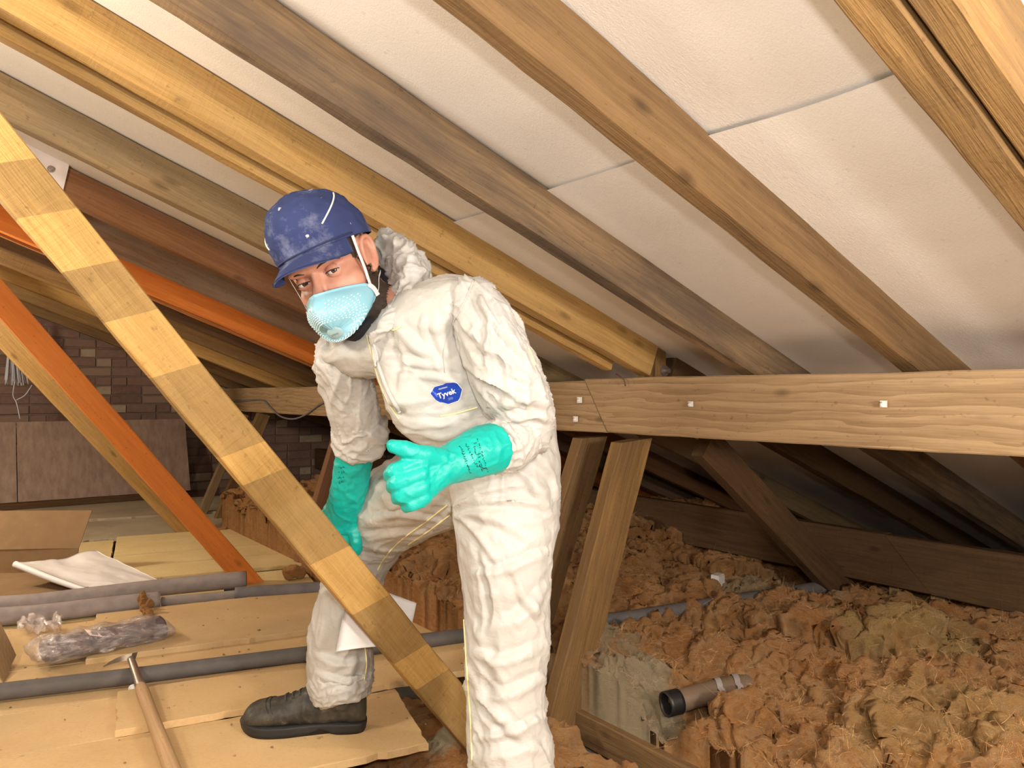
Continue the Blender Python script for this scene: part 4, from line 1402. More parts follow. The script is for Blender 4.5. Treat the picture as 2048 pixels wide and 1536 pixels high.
CV = wrinkled(CV, CF, [(*bl_(T_ROWS, 1, 4), .15), (*bl_(T_ROWS, 4, 7), .13), (*bl_(YOKE, 1, 5), .10), (*bl_(LLEG, 1, 4), .10), (*bl_(LLEG, 4, 9), .085), (*bl_(RLEG, 1, 4), .10), (*bl_(RLEG, 5, 9), .07)],
              [(8, .009, .9), (8, .009, 1.2), (9, .010, 1.2), (10, .008, .8), (12, .008, 1.0), (10, .009, .8), (13, .006, .6)], calm_badge, line=.75)
RSV, RSF = remesh([loft(RARM, 40)], .0036, 4)
RSV = wrinkled(RSV, RSF, [(*bl_(RARM, 0, 3), .055), (*bl_(RARM, 3, 6), .055)], [(10, .009, 1.0), (18, .0075, .6)], line=1.4)
LSV, LSF = remesh([loft(LARM, 60)], .0038, 4)
LSV = strokes(LSV, LSF, SLV_FOLDS, .008, .009)
LSV = wrinkled(LSV, LSF, [(*bl_(LARM, 0, 2), .07), (*bl_(LARM, 2, 5), .07), (*bl_(LARM, 5, 8), .056)], [(11, .009, 1.0), (13, .011, 1.1), (20, .009, .5)], line=1.2)
root = None
foot = P(700, 1470, 1.88)

# ---- head frame
HC = P(666, 536, 1.475)
al_, be_, ga_ = math.radians(18), math.radians(19), math.radians(21)
r_c, u_c, b_c = _R, _U, -_F
r2 = r_c * math.cos(ga_) + u_c * math.sin(ga_); u2 = u_c * math.cos(ga_) - r_c * math.sin(ga_)
fy = b_c * math.cos(al_) - r2 * math.sin(al_); lx = r2 * math.cos(al_) + b_c * math.sin(al_)
ly = fy * math.cos(be_) - u2 * math.sin(be_); lz = u2 * math.cos(be_) + fy * math.sin(be_)
HM = np.stack([lx, ly, lz], 1)          # columns: his left, forward, up


def hl(p):
    return HC + np.asarray(p, float) @ HM.T


def to_l(p):
    return (np.asarray(p) - HC) @ HM


HMAT = Matrix(((lx[0], ly[0], lz[0], HC[0]), (lx[1], ly[1], lz[1], HC[1]), (lx[2], ly[2], lz[2], HC[2]), (0, 0, 0, 1)))
hp = [ellipsoid((0, -.014, .040), (.077, .097, .088)), ellipsoid((0, .022, -.035), (.066, .068, .085)), ellipsoid((0, .045, -.092), (.040, .042, .035)),
      ellipsoid((.038, .040, -.030), (.030, .030, .030)), ellipsoid((-.038, .040, -.030), (.030, .030, .030)),
      ellipsoid((0, .072, .026), (.056, .018, .016)), ellipsoid((.05, .0, -.070), (.022, .045, .035)), ellipsoid((-.05, .0, -.070), (.022, .045, .035))]
nz = tube([(0, .080, .012), (0, .094, -.012), (0, .108, -.036), (0, .100, -.046)], [.0075, .009, .0125, .008], 16, 12)
hp.append(nz); hp += [ellipsoid((.011, .094, -.042), (.009, .010, .008)), ellipsoid((-.011, .094, -.042), (.009, .010, .008))]
for sgn in (1, -1):       # ears
    rim = [(.070 * sgn, .012, -.022), (.078 * sgn, .010, .012), (.083 * sgn, -.004, .028), (.087 * sgn, -.022, .020), (.085 * sgn, -.022, -.004), (.079 * sgn, -.010, -.028), (.072 * sgn, .004, -.036)]
    hp.append(tube(rim, [.005, .005, .005, .0055, .005, .0065, .006], 36, 10))
    hp.append(ellipsoid((.076 * sgn, -.006, -.002), (.0055, .017, .026)))
    hp.append(ellipsoid((.074 * sgn, .008, -.008), (.005, .005, .008)))
nk0 = to_l(P(800, 640, 1.50))
hp.append(tube([(0, -.02, -.03), (0, -.022, -.09), to_l(P(745, 618, 1.51)), to_l(P(780, 640, 1.50)), to_l(P(815, 690, 1.50))], [.056, .056, .058, .064, .085], 30, 28))
hp.append(ellipsoid(to_l(P(830, 690, 1.51)), (.10, .08, .09)))
BV, BF = remesh(hp, .0030, 5)
for sgn in (1, -1):
    d = np.exp(-(((BV[:, 0] - .033 * sgn) / .019) ** 2 + ((BV[:, 2] - .002) / .0125) ** 2)) * (BV[:, 1] > .03)
    BV[:, 1] -= .011 * d
    d = np.exp(-(((BV[:, 0] - .016 * sgn) / .009) ** 2 + ((BV[:, 2] - .0) / .012) ** 2)) * (BV[:, 1] > .05)
    BV[:, 1] -= .004 * d
head_l = BV.copy()
BW = hl(BV)
person = obj('person', BW, BF, M_SKIN)
tag(person, 'man in white hooded coverall, blue cap, face mask and turquoise gloves leaning forward', 'person')
WM[person.name] = WM[person.name]


def hobj(name, V, Fc, mat, parent, smooth=True, fix=False):
    """part given in head-local coordinates"""
    return obj(name, np.asarray(V, float), Fc, mat, parent, smooth=smooth, M=HMAT, fix=fix)


# eyes
s = NT('eye_white'); M_EYE = s.out((.62, .58, .54), .25)
M_IRIS = simple('brown_iris', (.055, .032, .016), .2, var=.3)
M_PUPIL = simple('pupil', (.005, .005, .005), .15)
camL = to_l(_C)
for sgn in (1, -1):
    e = np.array([.033 * sgn, .0665, .002])
    eye = hobj('eye', *ellipsoid(e, (.0128,) * 3, nu=24, nv=16), M_EYE, person)
    g = nrm(camL - e)
    q = Vector(g).to_track_quat('Z', 'Y').to_matrix()
    hobj('iris', *ellipsoid(e + g * .0102, (.0064, .0064, .0030), np.array(q), 20, 10), M_IRIS, eye)
    hobj('pupil', *ellipsoid(e + g * .0124, (.0028, .0028, .0012), np.array(q), 14, 8), M_PUPIL, eye)
    for nm, z0, z1 in (('upper_eyelid', .0034, .0125), ('lower_eyelid', -.0038, -.0125)):
        V, Fc = [], []
        for i in range(9):
            zz = z0 + (z1 - z0) * i / 8
            for j in range(21):
                a_ = -1.25 + 2.5 * j / 20
                R_ = .0142
                zq = zz - (.0035 * (a_ / 1.25) ** 2 if z0 > 0 else -.003 * (a_ / 1.25) ** 2) * (1 - i / 8)
                rr = math.sqrt(max(1e-8, R_ ** 2 - min(abs(zq), R_ * .98) ** 2))
                V.append(e + np.array([math.sin(a_) * rr * 1.12, math.cos(a_) * rr, zq]))
        Fc = [(i * 21 + j, i * 21 + j + 1, i * 21 + 22 + j, i * 21 + 21 + j) for i in range(8) for j in range(20)]
        hobj(nm, V, Fc, M_SKIN, eye)
    lash = [e + np.array([math.sin(a_) * .0158, math.cos(a_) * .0142 + 0.0008, .0034 - .0035 * (a_ / 1.2) ** 2]) for a_ in np.linspace(-1.2, 1.2, 11)]
    hobj('lashes', *tube(lash, .0009, 24, 6), M_HAIR, eye)
    br = [(.014 * sgn, .0855, .019), (.028 * sgn, .0865, .023), (.044 * sgn, .0765, .022), (.054 * sgn, .0635, .016)]
    hobj('eyebrow', *tube(br, [.0012, .0017, .0015, .0008], 20, 8), M_HAIR, person)


# hair and beard shells with short strands
hn = vnormals(head_l, BF)


def shell(name, mask, off, nstr, ln, lie):
    idx = np.where(mask)[0]
    mp = -np.ones(len(head_l), int); mp[idx] = np.arange(len(idx))
    Fc = [tuple(mp[i] for i in f) for f in BF if all(mp[i] >= 0 for i in f)]
    V = list(head_l[idx] + hn[idx] * off)
    n0 = len(V)
    for k in range(nstr):
        i = idx[random.randrange(len(idx))]
        p = head_l[i] + hn[i] * off * .5 + rng.normal(size=3) * .0012
        d = nrm(hn[i] * .7 + np.asarray(lie) + rng.normal(size=3) * .3)
        sd_ = nrm(np.cross(d, rng.normal(size=3))) * .00035
        m = len(V)
        V += [p - sd_, p + sd_, p + d * ln * random.uniform(.6, 1.2)]
        Fc.append((m, m + 1, m + 2))
    return hobj(name, V, Fc, M_HAIR, person)


X_, Y_, Z_ = head_l[:, 0], head_l[:, 1], head_l[:, 2]
jit = .006 * fbm(head_l * 120, 2)
ear_m = (np.abs(X_) > .0735) & (Y_ < .02) & (Y_ > -.034) & (Z_ < .034) & (Z_ > -.04)
hair_m = (Z_ > .002 + jit) & (Y_ < .040 + jit - .35 * np.clip(.03 - Z_, 0, 1)) & (Z_ < .075) & (Z_ > -.10) & ~ear_m
hair_m |= (Y_ < -.035) & (Z_ > -.055) & (Z_ < .05)
shell('hair', hair_m, .0022, 2600, .006, (0, -.5, -.5))
line = -.052 + .9 * np.clip(.015 - Y_, 0, .03) * 1.0
beard_m = (Y_ > -.016) & (Y_ < .11) & (Z_ < -.040 + .5 * np.clip(.02 - Y_, -.03, .03) + jit) & (Z_ > -.128) & ~ear_m & (np.abs(X_) < .085)
beard_m &= ~((Y_ < .05) & (np.linalg.norm(np.stack([X_, Y_ + .02], 1), axis=1) < .052) & (Z_ < -.085))
sideb = (np.abs(X_) > .055) & (Y_ < .018 + jit) & (Y_ > .004) & (Z_ < .01) & (Z_ > -.06) & ~ear_m
shell('beard', beard_m | sideb, .0018, 3800, .0055, (0, .1, -.6))

# ---- cap
def cap_pt(th, ph, off=0.0):
    """th around (0 = front, + = his left), ph 0 rim .. pi/2 top"""
    cx, cy, z0 = 0.0, -.012, .051
    c, s_ = np.cos(ph) ** .55 * (.97 + .05 * np.sin(2 * ph)), np.sin(ph) ** 1.0
    x = (.0885 + off) * np.sin(th) * c
    y = (.1075 + off) * np.cos(th) * c
    z = z0 + (.101 + off) * s_ - .017 * (1 - np.cos(th)) * c
    return np.stack([cx + x, cy + y, z], -1)


def cap_grid(u, w):
    th = (u * 2 - 1) * np.pi; ph = w * np.pi / 2
    q = cap_pt(th, ph)
    n = fbm(q * 16, 3) * .0045 + .0022 * crease(fbm(q * np.array([20, 20, 44]) + 5, 2))
    seam = np.minimum.reduce([np.abs(((th - t + np.pi) % (2 * np.pi)) - np.pi) for t in (0.62, -0.62, 1.9, -1.9)])
    n = n - .0018 * np.exp(-(seam / .03) ** 2) * np.cos(ph)
    return q + (q - np.array([0, -.012, .05])) / np.linalg.norm(q - np.array([0, -.012, .05]), axis=1)[:, None] * n[:, None]


capv, capf = sheet(cap_grid, 97, 30, .002)
cap = hobj('cap', capv, capf, M_CAP, person)
tag(cap, 'dusty navy blue cap')


def brim_grid(u, w):
    th = (u * 2 - 1) * 1.05
    b0 = cap_pt(th, np.zeros_like(th) + .04)
    ext = .064 * np.cos(th * 1.45).clip(0, 1) ** .55 + .002
    d = np.stack([np.sin(th) * .35, np.cos(th * .6), np.zeros_like(th)], 1)
    d /= np.linalg.norm(d, axis=1)[:, None]
    q = b0 + d * (ext * w)[:, None]
    q[:, 2] += -.014 * w - .9 * (q[:, 0] ** 2) * (2.6 * w) - .002
    return q


bv, bf_ = sheet(brim_grid, 49, 14, .0032)
hobj('brim', bv, bf_, M_CAP, cap)
M_PIPE = simple('white_piping', (.70, .69, .66), .5)
for sgn in (1, -1):
    th = np.linspace(.72, 1.55, 14) * sgn
    ph = np.linspace(.36, .92, 14) ** 1.0
    hobj('piping', *tube(cap_pt(th, ph, .0048), .0016, 30, 8), M_PIPE, cap)
    for t_ in (.62, 1.9):
        phs = np.linspace(.02, 1.5, 22)
        hobj('stitching', *tube(cap_pt(np.full(22, t_ * sgn), phs, .0004), .0007, 40, 6), simple('cap_seam', (.02, .03, .10), .8), cap)
hobj('sweatband', *tube(cap_pt(np.linspace(-1.2, 1.2, 30), np.zeros(30) + .05, .0035), .0016, 50, 8), simple('cap_seam_band', (.018, .025, .085), .8), cap)

# ---- face mask
rimc = np.array([(0, .119, -.021), (.014, .112, -.024), (.032, .091, -.031), (.052, .068, -.040), (.066, .048, -.050), (.070, .036, -.066), (.063, .040, -.080), (.046, .054, -.094), (.024, .064, -.103), (0, .067, -.106)])
rim = np.vstack([rimc, rimc[-2:0:-1] * np.array([-1, 1, 1])])
K = 72
closed = catmull(np.vstack([rim, rim[:1]]), K + 1)[:K]
bc = np.array([0, .062, -.072]); nf = nrm([0, .87, -.36]); HB = .060


def mask_pt(j, s_):
    a_ = s_ * np.pi / 2
    j = np.asarray(j) % K
    return bc + (closed[j] - bc) * (np.cos(a_) ** .62)[..., None] + nf * (HB * np.sin(a_) ** 1.0)[..., None]


V, Fc = [], []
NS = 30
for i in range(NS):
    q = mask_pt(np.arange(K), np.full(K, i / (NS - 1) * .985))
    if i >= 9: q = q + nf * (.0011 * np.cos(np.arange(K) * 2 * np.pi / 4 * 1.0)[:, None]) * (i % 2)
    V.append(q)
V = np.vstack(V)
# flange lip and nose crease
lip = closed + (closed - bc) / np.linalg.norm(closed - bc, axis=1)[:, None] * .0035 - nf * .001
V = np.vstack([lip, V])
Fc = [(i * K + j, i * K + (j + 1) % K, (i + 1) * K + (j + 1) % K, (i + 1) * K + j) for i in range(NS) for j in range(K)]
Fc.append(tuple(NS * K + j for j in range(K)))
mask = hobj('face_mask', V, Fc, M_MASK, person, fix=True)
tag(mask, 'light blue moulded dust mask')
md = mask.modifiers.new('thick', 'SOLIDIFY'); md.thickness = .0018; md.offset = -1
dots = []
for row, sv in enumerate(np.linspace(.24, .78, 11)):
    for j in range(0, K, 2):
        jj = (j + row % 2) % K
        if sv < .42 and not (4 < (jj % K) < 16 or 56 < jj < 68): continue
        p = mask_pt(np.array([jj]), np.array([sv]))[0]
        n = nrm(p - (bc - nf * .01))
        q = Vector(n).to_track_quat('Z', 'Y').to_matrix()
        dots.append(ellipsoid(p + n * .0003, (.0019, .0013, .0011), np.array(q), 8, 5))
hobj('embossed_dots', *merge(*dots), M_DOTS, mask)
va = bc + nf * (HB + .0065)
vq = np.array(Vector(nf).to_track_quat('Z', 'Y').to_matrix())
val = hobj('valve', *ellipsoid(va - nf * .004, (.016, .014, .005), vq, 28, 10), M_VALVE, mask)
mk = []
for k in range(5):
    p = va + np.array([-.006 + k * .003, 0, .0006 * (k % 2)])
    mk.append(ellipsoid(p + nf * .0015, (.0006, .0024, .0008), vq, 6, 4))
hobj('valve_marks', *merge(*mk), M_LAGD, val)


def ribbon(pts, w, up, n=30, th=.0009):
    """flat band along head-local points"""
    c = catmull(pts, n)
    t = np.gradient(c, axis=0)
    V = []
    for i in range(n):
        tt = nrm(t[i]); o_ = nrm(c[i] - np.array([0, -.01, -.01])); sd_ = nrm(np.cross(tt, o_))
        V += [c[i] - sd_ * w / 2, c[i] + sd_ * w / 2, c[i] + sd_ * w / 2 + o_ * th, c[i] - sd_ * w / 2 + o_ * th]
    Fc = [(4 * i + j, 4 * i + (j + 1) % 4, 4 * i + 4 + (j + 1) % 4, 4 * i + 4 + j) for i in range(n - 1) for j in range(4)]
    return np.array(V), Fc


for sgn in (1, -1):
    m_ = np.array([sgn, 1, 1])
    hobj('strap', *ribbon(np.array([(.0715, .042, -.052), (.0745, .034, -.020), (.0770, .030, .010), (.0800, .024, .042), (.0830, .018, .062)]) * m_, .0062, None), M_STRAP, mask)
    hobj('strap', *ribbon(np.array([(.0735, .036, -.074), (.0730, .016, -.066), (.0720, -.006, -.054), (.0700, -.030, -.048), (.0580, -.055, -.050)]) * m_, .006, None), M_STRAP, mask)
    hobj('strap_anchor', *ribbon(np.array([(.0700, .046, -.050), (.0735, .0415, -.062), (.0735, .040, -.076)]) * m_, .0085, None, 10, .0022), M_STRAP, mask)

# ---- coverall object and its details
CVf = CV
coverall = obj('coverall', CVf, CF, M_TYVEK, person)
tag(coverall, 'crumpled white protective coverall')
obj('sleeve', LSV, LSF, M_TYVEK, coverall)
obj('sleeve', RSV, RSF, M_TYVEK, coverall)
bvh = BVHTree.FromPolygons([Vector(q) for q in CVf] + [Vector(q) for q in LSV], list(CF) + [tuple(i + len(CVf) for i in f) for f in LSF])


def seam(name, pts, r, n=60, mat=M_SEAM, parent=None, tree=None, off=.001):
    pp_ = catmull(np.array(pts, float), n)
    q = [surf(x, y, off, tree or bvh) for x, y in pp_]
    q = [p for p in q if p is not None]
    out, run = [], [q[0]]
    for a, b in zip(q, q[1:]):
        if np.linalg.norm(a - b) > .03:
            if len(run) > 2: out.append(run)
            run = []
        run.append(b)
    if len(run) > 2: out.append(run)
    if out: obj(name, *merge(*[tube(r_, r, len(r_), 6, smooth=False) for r_ in out]), mat, parent or coverall)


seam('zip_flap', [(741, 672), (752, 710), (764, 750), (780, 790), (800, 826)], .0045, mat=M_TYVEK, off=.002)
seam('zip_flap_edge', [(733, 670), (745, 716), (757, 758), (774, 800), (797, 838)], .0012, mat=M_SEAM)
seam('seam', [(895, 1010), (850, 1045), (800, 1082), (770, 1115), (755, 1140)], .0017)
seam('seam', [(900, 1030), (860, 1060), (815, 1090)], .0018)
seam('seam', [(730, 1290), (733, 1330), (726, 1372), (722, 1398)], .0018)
seam('seam', [(925, 1190), (930, 1280), (935, 1360), (941, 1440), (944, 1530)], .0018)
seam('seam', [(948, 559), (930, 600), (905, 650), (888, 700), (890, 745)], .0010, mat=M_TYVEK)
seam('seam', [(880, 832), (915, 826), (955, 815)], .0013)
seam('seam', [(768, 640), (785, 660), (802, 652)], .0018)
seam('seam', [(1057, 696), (1064, 712), (1070, 730)], .0018)

# ---- hood bunched behind the neck, turning into the collar
hood_rows = [(752, 482, 1.575, 16, .035), (772, 486, 1.575, 27, .055), (800, 515, 1.565, 36, .07), (818, 545, 1.535, 38, .07), (816, 585, 1.49, 33, .055), (798, 625, 1.445, 24, .035), (770, 655, 1.405, 15, .02), (748, 680, 1.40, 9, .012), (748, 705, 1.41, 6, .009), (754, 735, 1.42, 5, .007)]
hood_rows2 = [(790, 500, 1.60, 30, .06), (815, 535, 1.60, 34, .07), (828, 570, 1.57, 30, .06), (815, 600, 1.54, 26, .05)]
hood_back = [(650, 668, 1.62, 14, .02), (690, 640, 1.63, 20, .03), (740, 560, 1.63, 26, .04), (775, 500, 1.61, 26, .05)]
hv2, hf2 = remesh([loft(hood_rows, 50), loft(hood_rows2, 30)], .0036, 3)
hn2 = vnormals(hv2, hf2)
wp = np.stack([fbm(hv2 * 9 + 3, 2), fbm(hv2 * 9 + 30, 2), fbm(hv2 * 9 + 60, 2)], 1)
hv2 = hv2 + hn2 * (.012 * (crease(pn(hv2 * np.array([9, 9, 13]) + wp * 1.4)) - .4) + .004 * (np.exp(-(pn(hv2 * 13 + wp * 2 + 9) / .06) ** 2)) + .008 * fbm(hv2 * 7, 2))[:, None]
obj('hood', hv2, hf2, M_TYVEK, coverall)
# shirt collar and neck opening
obj('shirt_collar', *tube([P(764, 530, 1.56), P(770, 560, 1.535), P(770, 590, 1.505), P(762, 625, 1.475), P(744, 650, 1.455), P(722, 664, 1.46), P(700, 668, 1.48)], [.010, .012, .013, .016, .020, .020, .014], 40, 12), M_SHIRT, person)

# ---- badge on the chest
poly = [(861, 787), (869, 774), (887, 769), (892, 766), (908, 765), (914, 767), (924, 779), (920, 795), (916, 801.5), (897, 808), (886, 805), (880, 805), (872, 800)]


def decal(polys, off, fine=2.2):
    """project flat polygons (pixel outlines) on to the coverall"""
    bm = bmesh.new()
    for pl in polys:
        vs = [bm.verts.new((x, y, 0)) for x, y in pl]
        f = bm.faces.new(vs)
    bmesh.ops.triangulate(bm, faces=bm.faces)
    for _ in range(6):
        es = [e for e in bm.edges if e.calc_length() > fine]
        if not es: break
        bmesh.ops.subdivide_edges(bm, edges=es, cuts=1)
        bmesh.ops.triangulate(bm, faces=bm.faces)
    bm.verts.ensure_lookup_table()
    V = [surf(q.co.x, q.co.y, off, bvh) for q in bm.verts]
    Fc = [tuple(q.index for q in f.verts) for f in bm.faces]
    bm.verts.index_update()
    Fc = [tuple(q.index for q in f.verts) for f in bm.faces]
    bm.free()
    return np.array(V), Fc


def text_decal(txt, cx, cy, width, rot, off, tree_fn=None, bold=0.0, squash=1.0):
    cu = bpy.data.curves.new('t', 'FONT'); cu.body = txt; cu.align_x = 'CENTER'; cu.align_y = 'CENTER'; cu.resolution_u = 2; cu.offset = bold
    o = bpy.data.objects.new('t', cu); COL.objects.link(o)
    dg = bpy.context.evaluated_depsgraph_get(); dg.update()
    me = o.evaluated_get(dg).to_mesh()
    v_ = np.array([q.co[:2] for q in me.vertices]); f_ = [tuple(p.vertices) for p in me.polygons]
    o.evaluated_get(dg).to_mesh_clear()
    bpy.data.objects.remove(o); bpy.data.curves.remove(cu)
    v_ = v_ * width / (v_[:, 0].max() - v_[:, 0].min())
    v_[:, 1] *= squash
    ca, sa = math.cos(rot), math.sin(rot)
    px = cx + v_[:, 0] * ca - v_[:, 1] * sa; py = cy - (v_[:, 0] * sa + v_[:, 1] * ca)
    return np.array([surf(a, b, off, bvh) for a, b in zip(px, py)]), f_


ctr = np.array(poly).mean(0)
big = [(x + (x - ctr[0]) * .05, y + (y - ctr[1]) * .06) for x, y in poly]
b0_ = decal([big], .0012)
badge_edge = obj('badge', *b0_, simple('badge_white', (.74, .74, .74), .4, var=.02), coverall)
tag(badge_edge, 'blue brand badge with white lettering')
obj('badge_field', *decal([poly], .0022), simple('badge_blue', (.008, .042, .36), .35, var=.08), badge_edge)
M_LET = simple('badge_lettering', (.78, .78, .80), .45, var=.02)
obj('lettering', *text_decal('Tyvek', 893, 787.5, 38, math.radians(19), .0034, bold=.022), M_LET, badge_edge, smooth=False)
obj('lettering', *text_decal('<DUPONT>', 886, 776.5, 19, math.radians(14), .0034, bold=.01), M_LET, badge_edge, smooth=False)
obj('lettering', *text_decal('200', 901, 797.5, 10, math.radians(15), .0034), simple('badge_small_text', (.28, .36, .66), .45), badge_edge, smooth=False)


# ---- gloves
def chain(pts):
    rows = [[*P(x, y, d), r * d / FPX] for x, y, d, r in pts]
    rows = np.array(rows)
    vt, ft = tube(rows[:, :3], rows[:, 3], 22, 14)
    a = ellipsoid(rows[0, :3], (rows[0, 3],) * 3, nu=14, nv=10); b = ellipsoid(rows[-1, :3], (rows[-1, 3],) * 3, nu=14, nv=10)
    return [(vt, ft), a, b]


LG = [(988, 895, 1.352, 51, .053), (965, 902, 1.335, 50, .051), (935, 914, 1.315, 46, .047), (908, 925, 1.297, 41, .042), (884, 934, 1.283, 38, .036), (862, 944, 1.27, 43, .034),
      (840, 955, 1.258, 49, .034), (818, 965, 1.25, 49, .032), (804, 972, 1.246, 42, .028)]
lgp = [loft(LG, 40, 28)]
for f_ in (((845, 922, 1.238, 20), (812, 934, 1.226, 19.5), (786, 945, 1.226, 17.5), (784, 951, 1.252, 16), (800, 956, 1.272, 14)),
           ((840, 948, 1.230, 20), (810, 959, 1.219, 18.5), (790, 969, 1.219, 16.5), (788, 973, 1.246, 15), (804, 976, 1.266, 14)),
           ((840, 973, 1.230, 20), (816, 984, 1.220, 18), (799, 992, 1.220, 16), (798, 994, 1.244, 14.5), (812, 994, 1.262, 13)),
           ((846, 994, 1.236, 20), (830, 1004, 1.228, 17), (818, 1010, 1.226, 15), (816, 1010, 1.246, 13.5), (828, 1006, 1.262, 12)),
           ((878, 918, 1.262, 24), (850, 911, 1.240, 21), (824, 903, 1.226, 17.5), (803, 896, 1.222, 16.5), (788, 893, 1.222, 15.5))):
    lgp += chain(f_)
gv, gf_ = remesh(lgp, .0023, 3)
gn = vnormals(gv, gf_)
gv = gv + gn * (.0022 * (crease(fbm(gv * 26, 2)) - .4) + .0012 * fbm(gv * 60, 2))[:, None]
lglove = obj('glove', gv, gf_, M_GLOVE, person)
tag(lglove, 'turquoise rubber glove giving a thumbs up')
RG = [(709, 902, 1.70, 37, .042), (706, 930, 1.712, 37, .041), (701, 960, 1.73, 36.5, .040), (694, 995, 1.757, 36, .037), (688, 1025, 1.78, 37, .033), (686, 1048, 1.79, 39, .029), (686, 1062, 1.793, 37, .026)]
rgp = [loft(RG, 40, 28)]
for f_ in (((706, 1052, 1.79, 16), (709, 1072, 1.785, 14.5), (711, 1090, 1.785, 13.5), (711, 1098, 1.79, 12)),
           ((690, 1058, 1.792, 15), (690, 1080, 1.79, 14), (691, 1100, 1.795, 13), (694, 1108, 1.805, 12)),
           ((672, 1058, 1.792, 15), (669, 1080, 1.79, 14), (668, 1099, 1.795, 13), (671, 1107, 1.805, 12)),
           ((657, 1052, 1.793, 14), (651, 1070, 1.79, 13), (649, 1085, 1.793, 12), (651, 1092, 1.80, 11)),
           ((662, 1018, 1.785, 15), (652, 1035, 1.79, 14), (645, 1050, 1.80, 13), (643, 1060, 1.81, 12))):
    rgp += chain(f_)
rv, rf = remesh(rgp, .0026, 3)
rn_ = vnormals(rv, rf)
rv = rv + rn_ * (.003 * (crease(fbm(rv * 22, 2)) - .4) + .0014 * fbm(rv * 60, 2))[:, None]
rglove = obj('glove', rv, rf, M_GLOVE, person)
tag(rglove, 'turquoise rubber glove reaching behind the golden brace')
gb = BVHTree.FromPolygons([Vector(q) for q in gv], gf_)
rb = BVHTree.FromPolygons([Vector(q) for q in rv], rf)
M_INK = simple('glove_print', (.006, .05, .045), .6)


def marks(rows, tree, parent, name='printed_marks'):
    """rows of small illegible printed strokes: (x0, y0, x1, y1, height px, count)"""
    prt = []
    for (x0, y0, x1, y1, hgt, cnt) in rows:
        t = np.array([x1 - x0, y1 - y0], float); L = np.linalg.norm(t); t /= L; n = np.array([t[1], -t[0]])
        for k in range(cnt):
            c = np.array([x0, y0]) + t * L * (k + random.uniform(.1, .6)) / cnt
            for m in range(random.choice((1, 2, 2))):
                a = c + n * random.uniform(-.5, .1) * hgt + t * random.uniform(-.3, .3) * L / cnt
                b = a + (n * random.uniform(.2, .9) * hgt if random.random() < .65 else t * random.uniform(.4, .8) * L / cnt)
                q = [surf(*(a + (b - a) * i / 3), .0006, tree) for i in range(4)]
                if any(p is None for p in q): continue
                prt.append(tube(q, .00055, 4, 5, smooth=False))
    obj(name, *merge(*prt), M_INK, parent)


marks([(920, 891, 942, 948, 4.5, 17), (932, 886, 952, 930, 5, 12), (946, 884, 968, 942, 7, 8), (955, 877, 976, 945, 3.5, 16), (952, 930, 972, 938, 5, 4)], gb, lglove)
marks([(677, 936, 691, 934, 4, 5), (677, 946, 689, 945, 5, 3), (675, 956, 689, 954, 4, 5), (676, 966, 689, 964, 4, 4)], rb, rglove)
# cuff wrinkles of the sleeves over the gloves
def cuff(rows, name='sleeve_cuff', fr=26, amp=.008):
    cv, cf = remesh([loft(rows, 30, 32)], .0036, 2)
    cn = vnormals(cv, cf)
    a, b = P(*rows[0][:3]), P(*rows[-1][:3])
    al = (cv - a) @ nrm(b - a)
    wq = np.stack([fbm(cv * 9, 2), fbm(cv * 9 + 40, 2), fbm(cv * 9 + 80, 2)], 1)
    cv = cv + cn * (amp * (crease(pn(np.stack([al * fr + wq[:, 0] * 2.2, wq[:, 1] * 1.5, wq[:, 2]], 1))) - .4) + .004 * (crease(fbm(cv * 30 + wq, 2)) - .4))[:, None]
    obj(name, cv, cf, M_TYVEK, coverall)


cuff([(722, 838, 1.66, 50, .054), (722, 862, 1.67, 53, .056), (716, 885, 1.68, 52, .054), (712, 902, 1.69, 45, .049)])
cuff([(1046, 868, 1.43, 46, .055), (1025, 884, 1.40, 51, .057), (1003, 892, 1.375, 53, .057), (986, 897, 1.355, 51, .054)], amp=.006)
cuff([(682, 1340, 1.905, 64, .073), (681, 1370, 1.90, 63, .073), (684, 1396, 1.897, 55, .066)], 'trouser_cuff', 18, .005)

# ---- boots
def boot(toe_px, heel_px, d_toe, d_heel, z0, label):
    ht = on(*heel_px, 'Z', z0); tt = on(*toe_px, 'Z', z0)
    return ht, tt


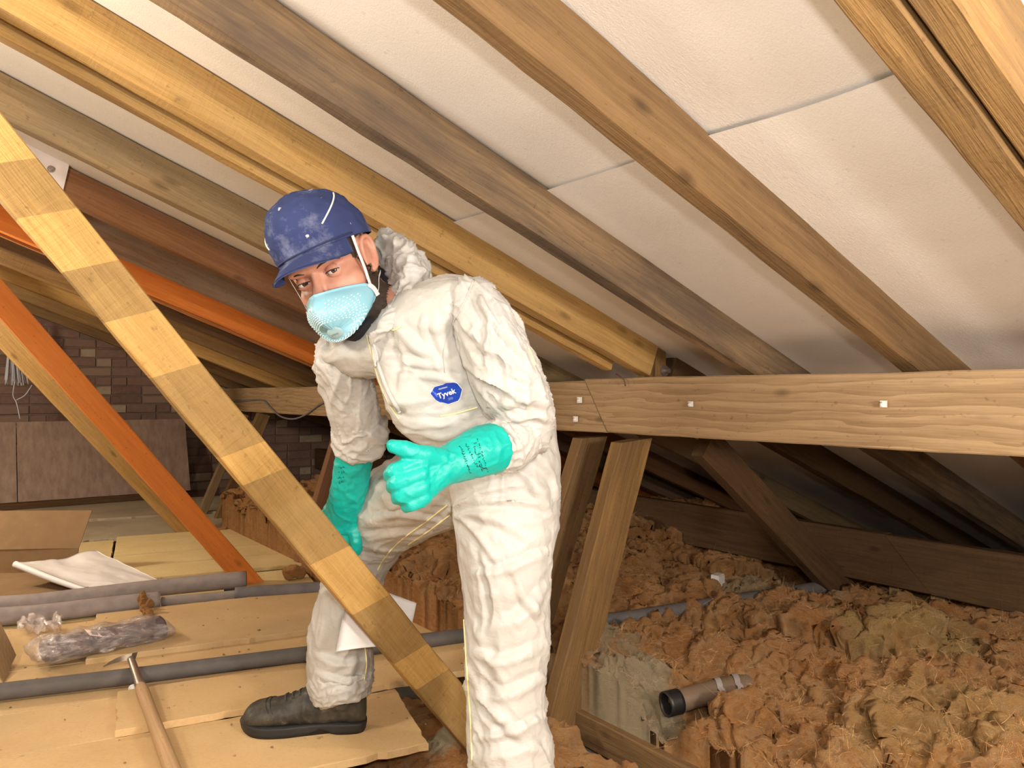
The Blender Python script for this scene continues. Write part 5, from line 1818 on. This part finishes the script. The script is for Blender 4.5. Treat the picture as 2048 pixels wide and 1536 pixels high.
def make_boot(heel, toe, label):
    x = nrm(np.array([*(toe - heel)[:2], 0])); z = np.array([0, 0, 1.0]); y = np.cross(z, x)
    L = np.linalg.norm((toe - heel)[:2])
    k = L / .300
    loc = lambda p: heel + (np.asarray(p, float) * k) @ np.stack([x, y, z])
    # upper: rings along the foot
    rows = [(.002, .022, .020, .085), (.018, .034, .018, .125), (.06, .038, .018, .14), (.10, .040, .018, .13), (.14, .043, .018, .109), (.18, .048, .02, .088), (.22, .050, .018, .078), (.25, .049, .018, .075), (.275, .043, .018, .068), (.292, .029, .02, .054), (.299, .013, .024, .042)]
    R = catmull(rows, 50)
    V, Fc = [], []
    for (xx, w, a, b) in R:
        for j in range(28):
            t = 2 * math.pi * j / 28
            c, s_ = math.cos(t), math.sin(t)
            cc = math.copysign(abs(c) ** .8, c); ss = math.copysign(abs(s_) ** .8, s_)
            V.append(loc((xx, w * cc * (1 - .25 * max(0, ss)), (a + b) / 2 + (b - a) / 2 * ss)))
    Fc = [(i * 28 + j, i * 28 + (j + 1) % 28, (i + 1) * 28 + (j + 1) % 28, (i + 1) * 28 + j) for i in range(49) for j in range(28)]
    Fc += [tuple(range(27, -1, -1)), tuple(49 * 28 + j for j in range(28))]
    shaft = tube([loc((.060, 0, .06)), loc((.058, 0, .11)), loc((.055, 0, .165))], [.042 * k, .043 * k, .045 * k], 16, 24)
    uv, uf = remesh([(V, Fc), shaft], .003, 3)
    un = vnormals(uv, uf)
    lx_ = (uv - heel) @ x / k
    uv = uv + un * (.0022 * (crease(pn(np.stack([lx_ * 46 + fbm(uv * 20, 2), uv[:, 2] * 9, uv[:, 1] * 5], 1))) - .4) * np.exp(-((lx_ - .17) / .05) ** 2) + .0012 * fbm(uv * 30, 3))[:, None]
    b = obj('boot', uv, uf, M_LEATHER, person)
    tag(b, label)
    # sole with heel block and arch
    out = [(0, .0), (.004, .022), (.02, .033), (.06, .036), (.11, .034), (.15, .040), (.19, .049), (.23, .051), (.265, .044), (.29, .028), (.304, .008)]
    o2 = catmull(out, 36)
    loop = [(a, c) for a, c in o2] + [(a, -c) for a, c in o2[::-1]]
    lv = []
    n = len(loop)
    for zz, gr in ((.0, .985), (.010, 1.0), (.018, 1.01), (.022, 1.005), (.024, .985)):
        for a, c in loop:
            zb0 = zz
            if zz < .012: zb0 = max(zz, .013 * math.exp(-((a - .105) / .022) ** 2) + zz * .5)
            toe_up = .010 * max(0, (a - .24) / .06) ** 2
            lv.append(loc((.15 + (a - .15) * gr, c * gr, zb0 + toe_up)))
    lf = [(i * n + j, i * n + (j + 1) % n, (i + 1) * n + (j + 1) % n, (i + 1) * n + j) for i in range(4) for j in range(n)]
    lf += [tuple(range(n - 1, -1, -1)), tuple(4 * n + j for j in range(n))]
    so = obj('sole', lv, lf, M_SOLE, b, fix=True)
    tb = BVHTree.FromPolygons([Vector(q) for q in uv], uf)

    def drop(xx, yy):
        h_ = tb.ray_cast(Vector(loc((xx, yy, .4))), Vector((0, 0, -1)))
        return np.array(h_[0]) + np.array([0, 0, .0012]) if h_[0] is not None else loc((xx, yy, .1))
    for i in range(5):
        xx = .122 + i * .0175
        obj('lace', *tube([drop(xx, .022), drop(xx + .004, .008), drop(xx + .006, -.006), drop(xx + .003, -.022)], .0024, 18, 8), M_LACE, b)
    obj('toe_seam', *tube([drop(.228, .044), drop(.238, .028), drop(.243, .0), drop(.238, -.028), drop(.228, -.044)], .0011, 40, 6), M_SOLE, b)
    obj('toe_seam', *tube([drop(.218, .046), drop(.228, .028), drop(.233, .0), drop(.228, -.028), drop(.218, -.046)], .0009, 40, 6), M_SOLE, b)
    return b


make_boot(on(733, 1456, 'Z', 0), on(486, 1462, 'Z', 0), 'black leather work boot with dusty toe')
make_boot(on(1085, 1655, 'Z', .0), on(880, 1720, 'Z', .0), 'black leather work boot below the nearer leg')
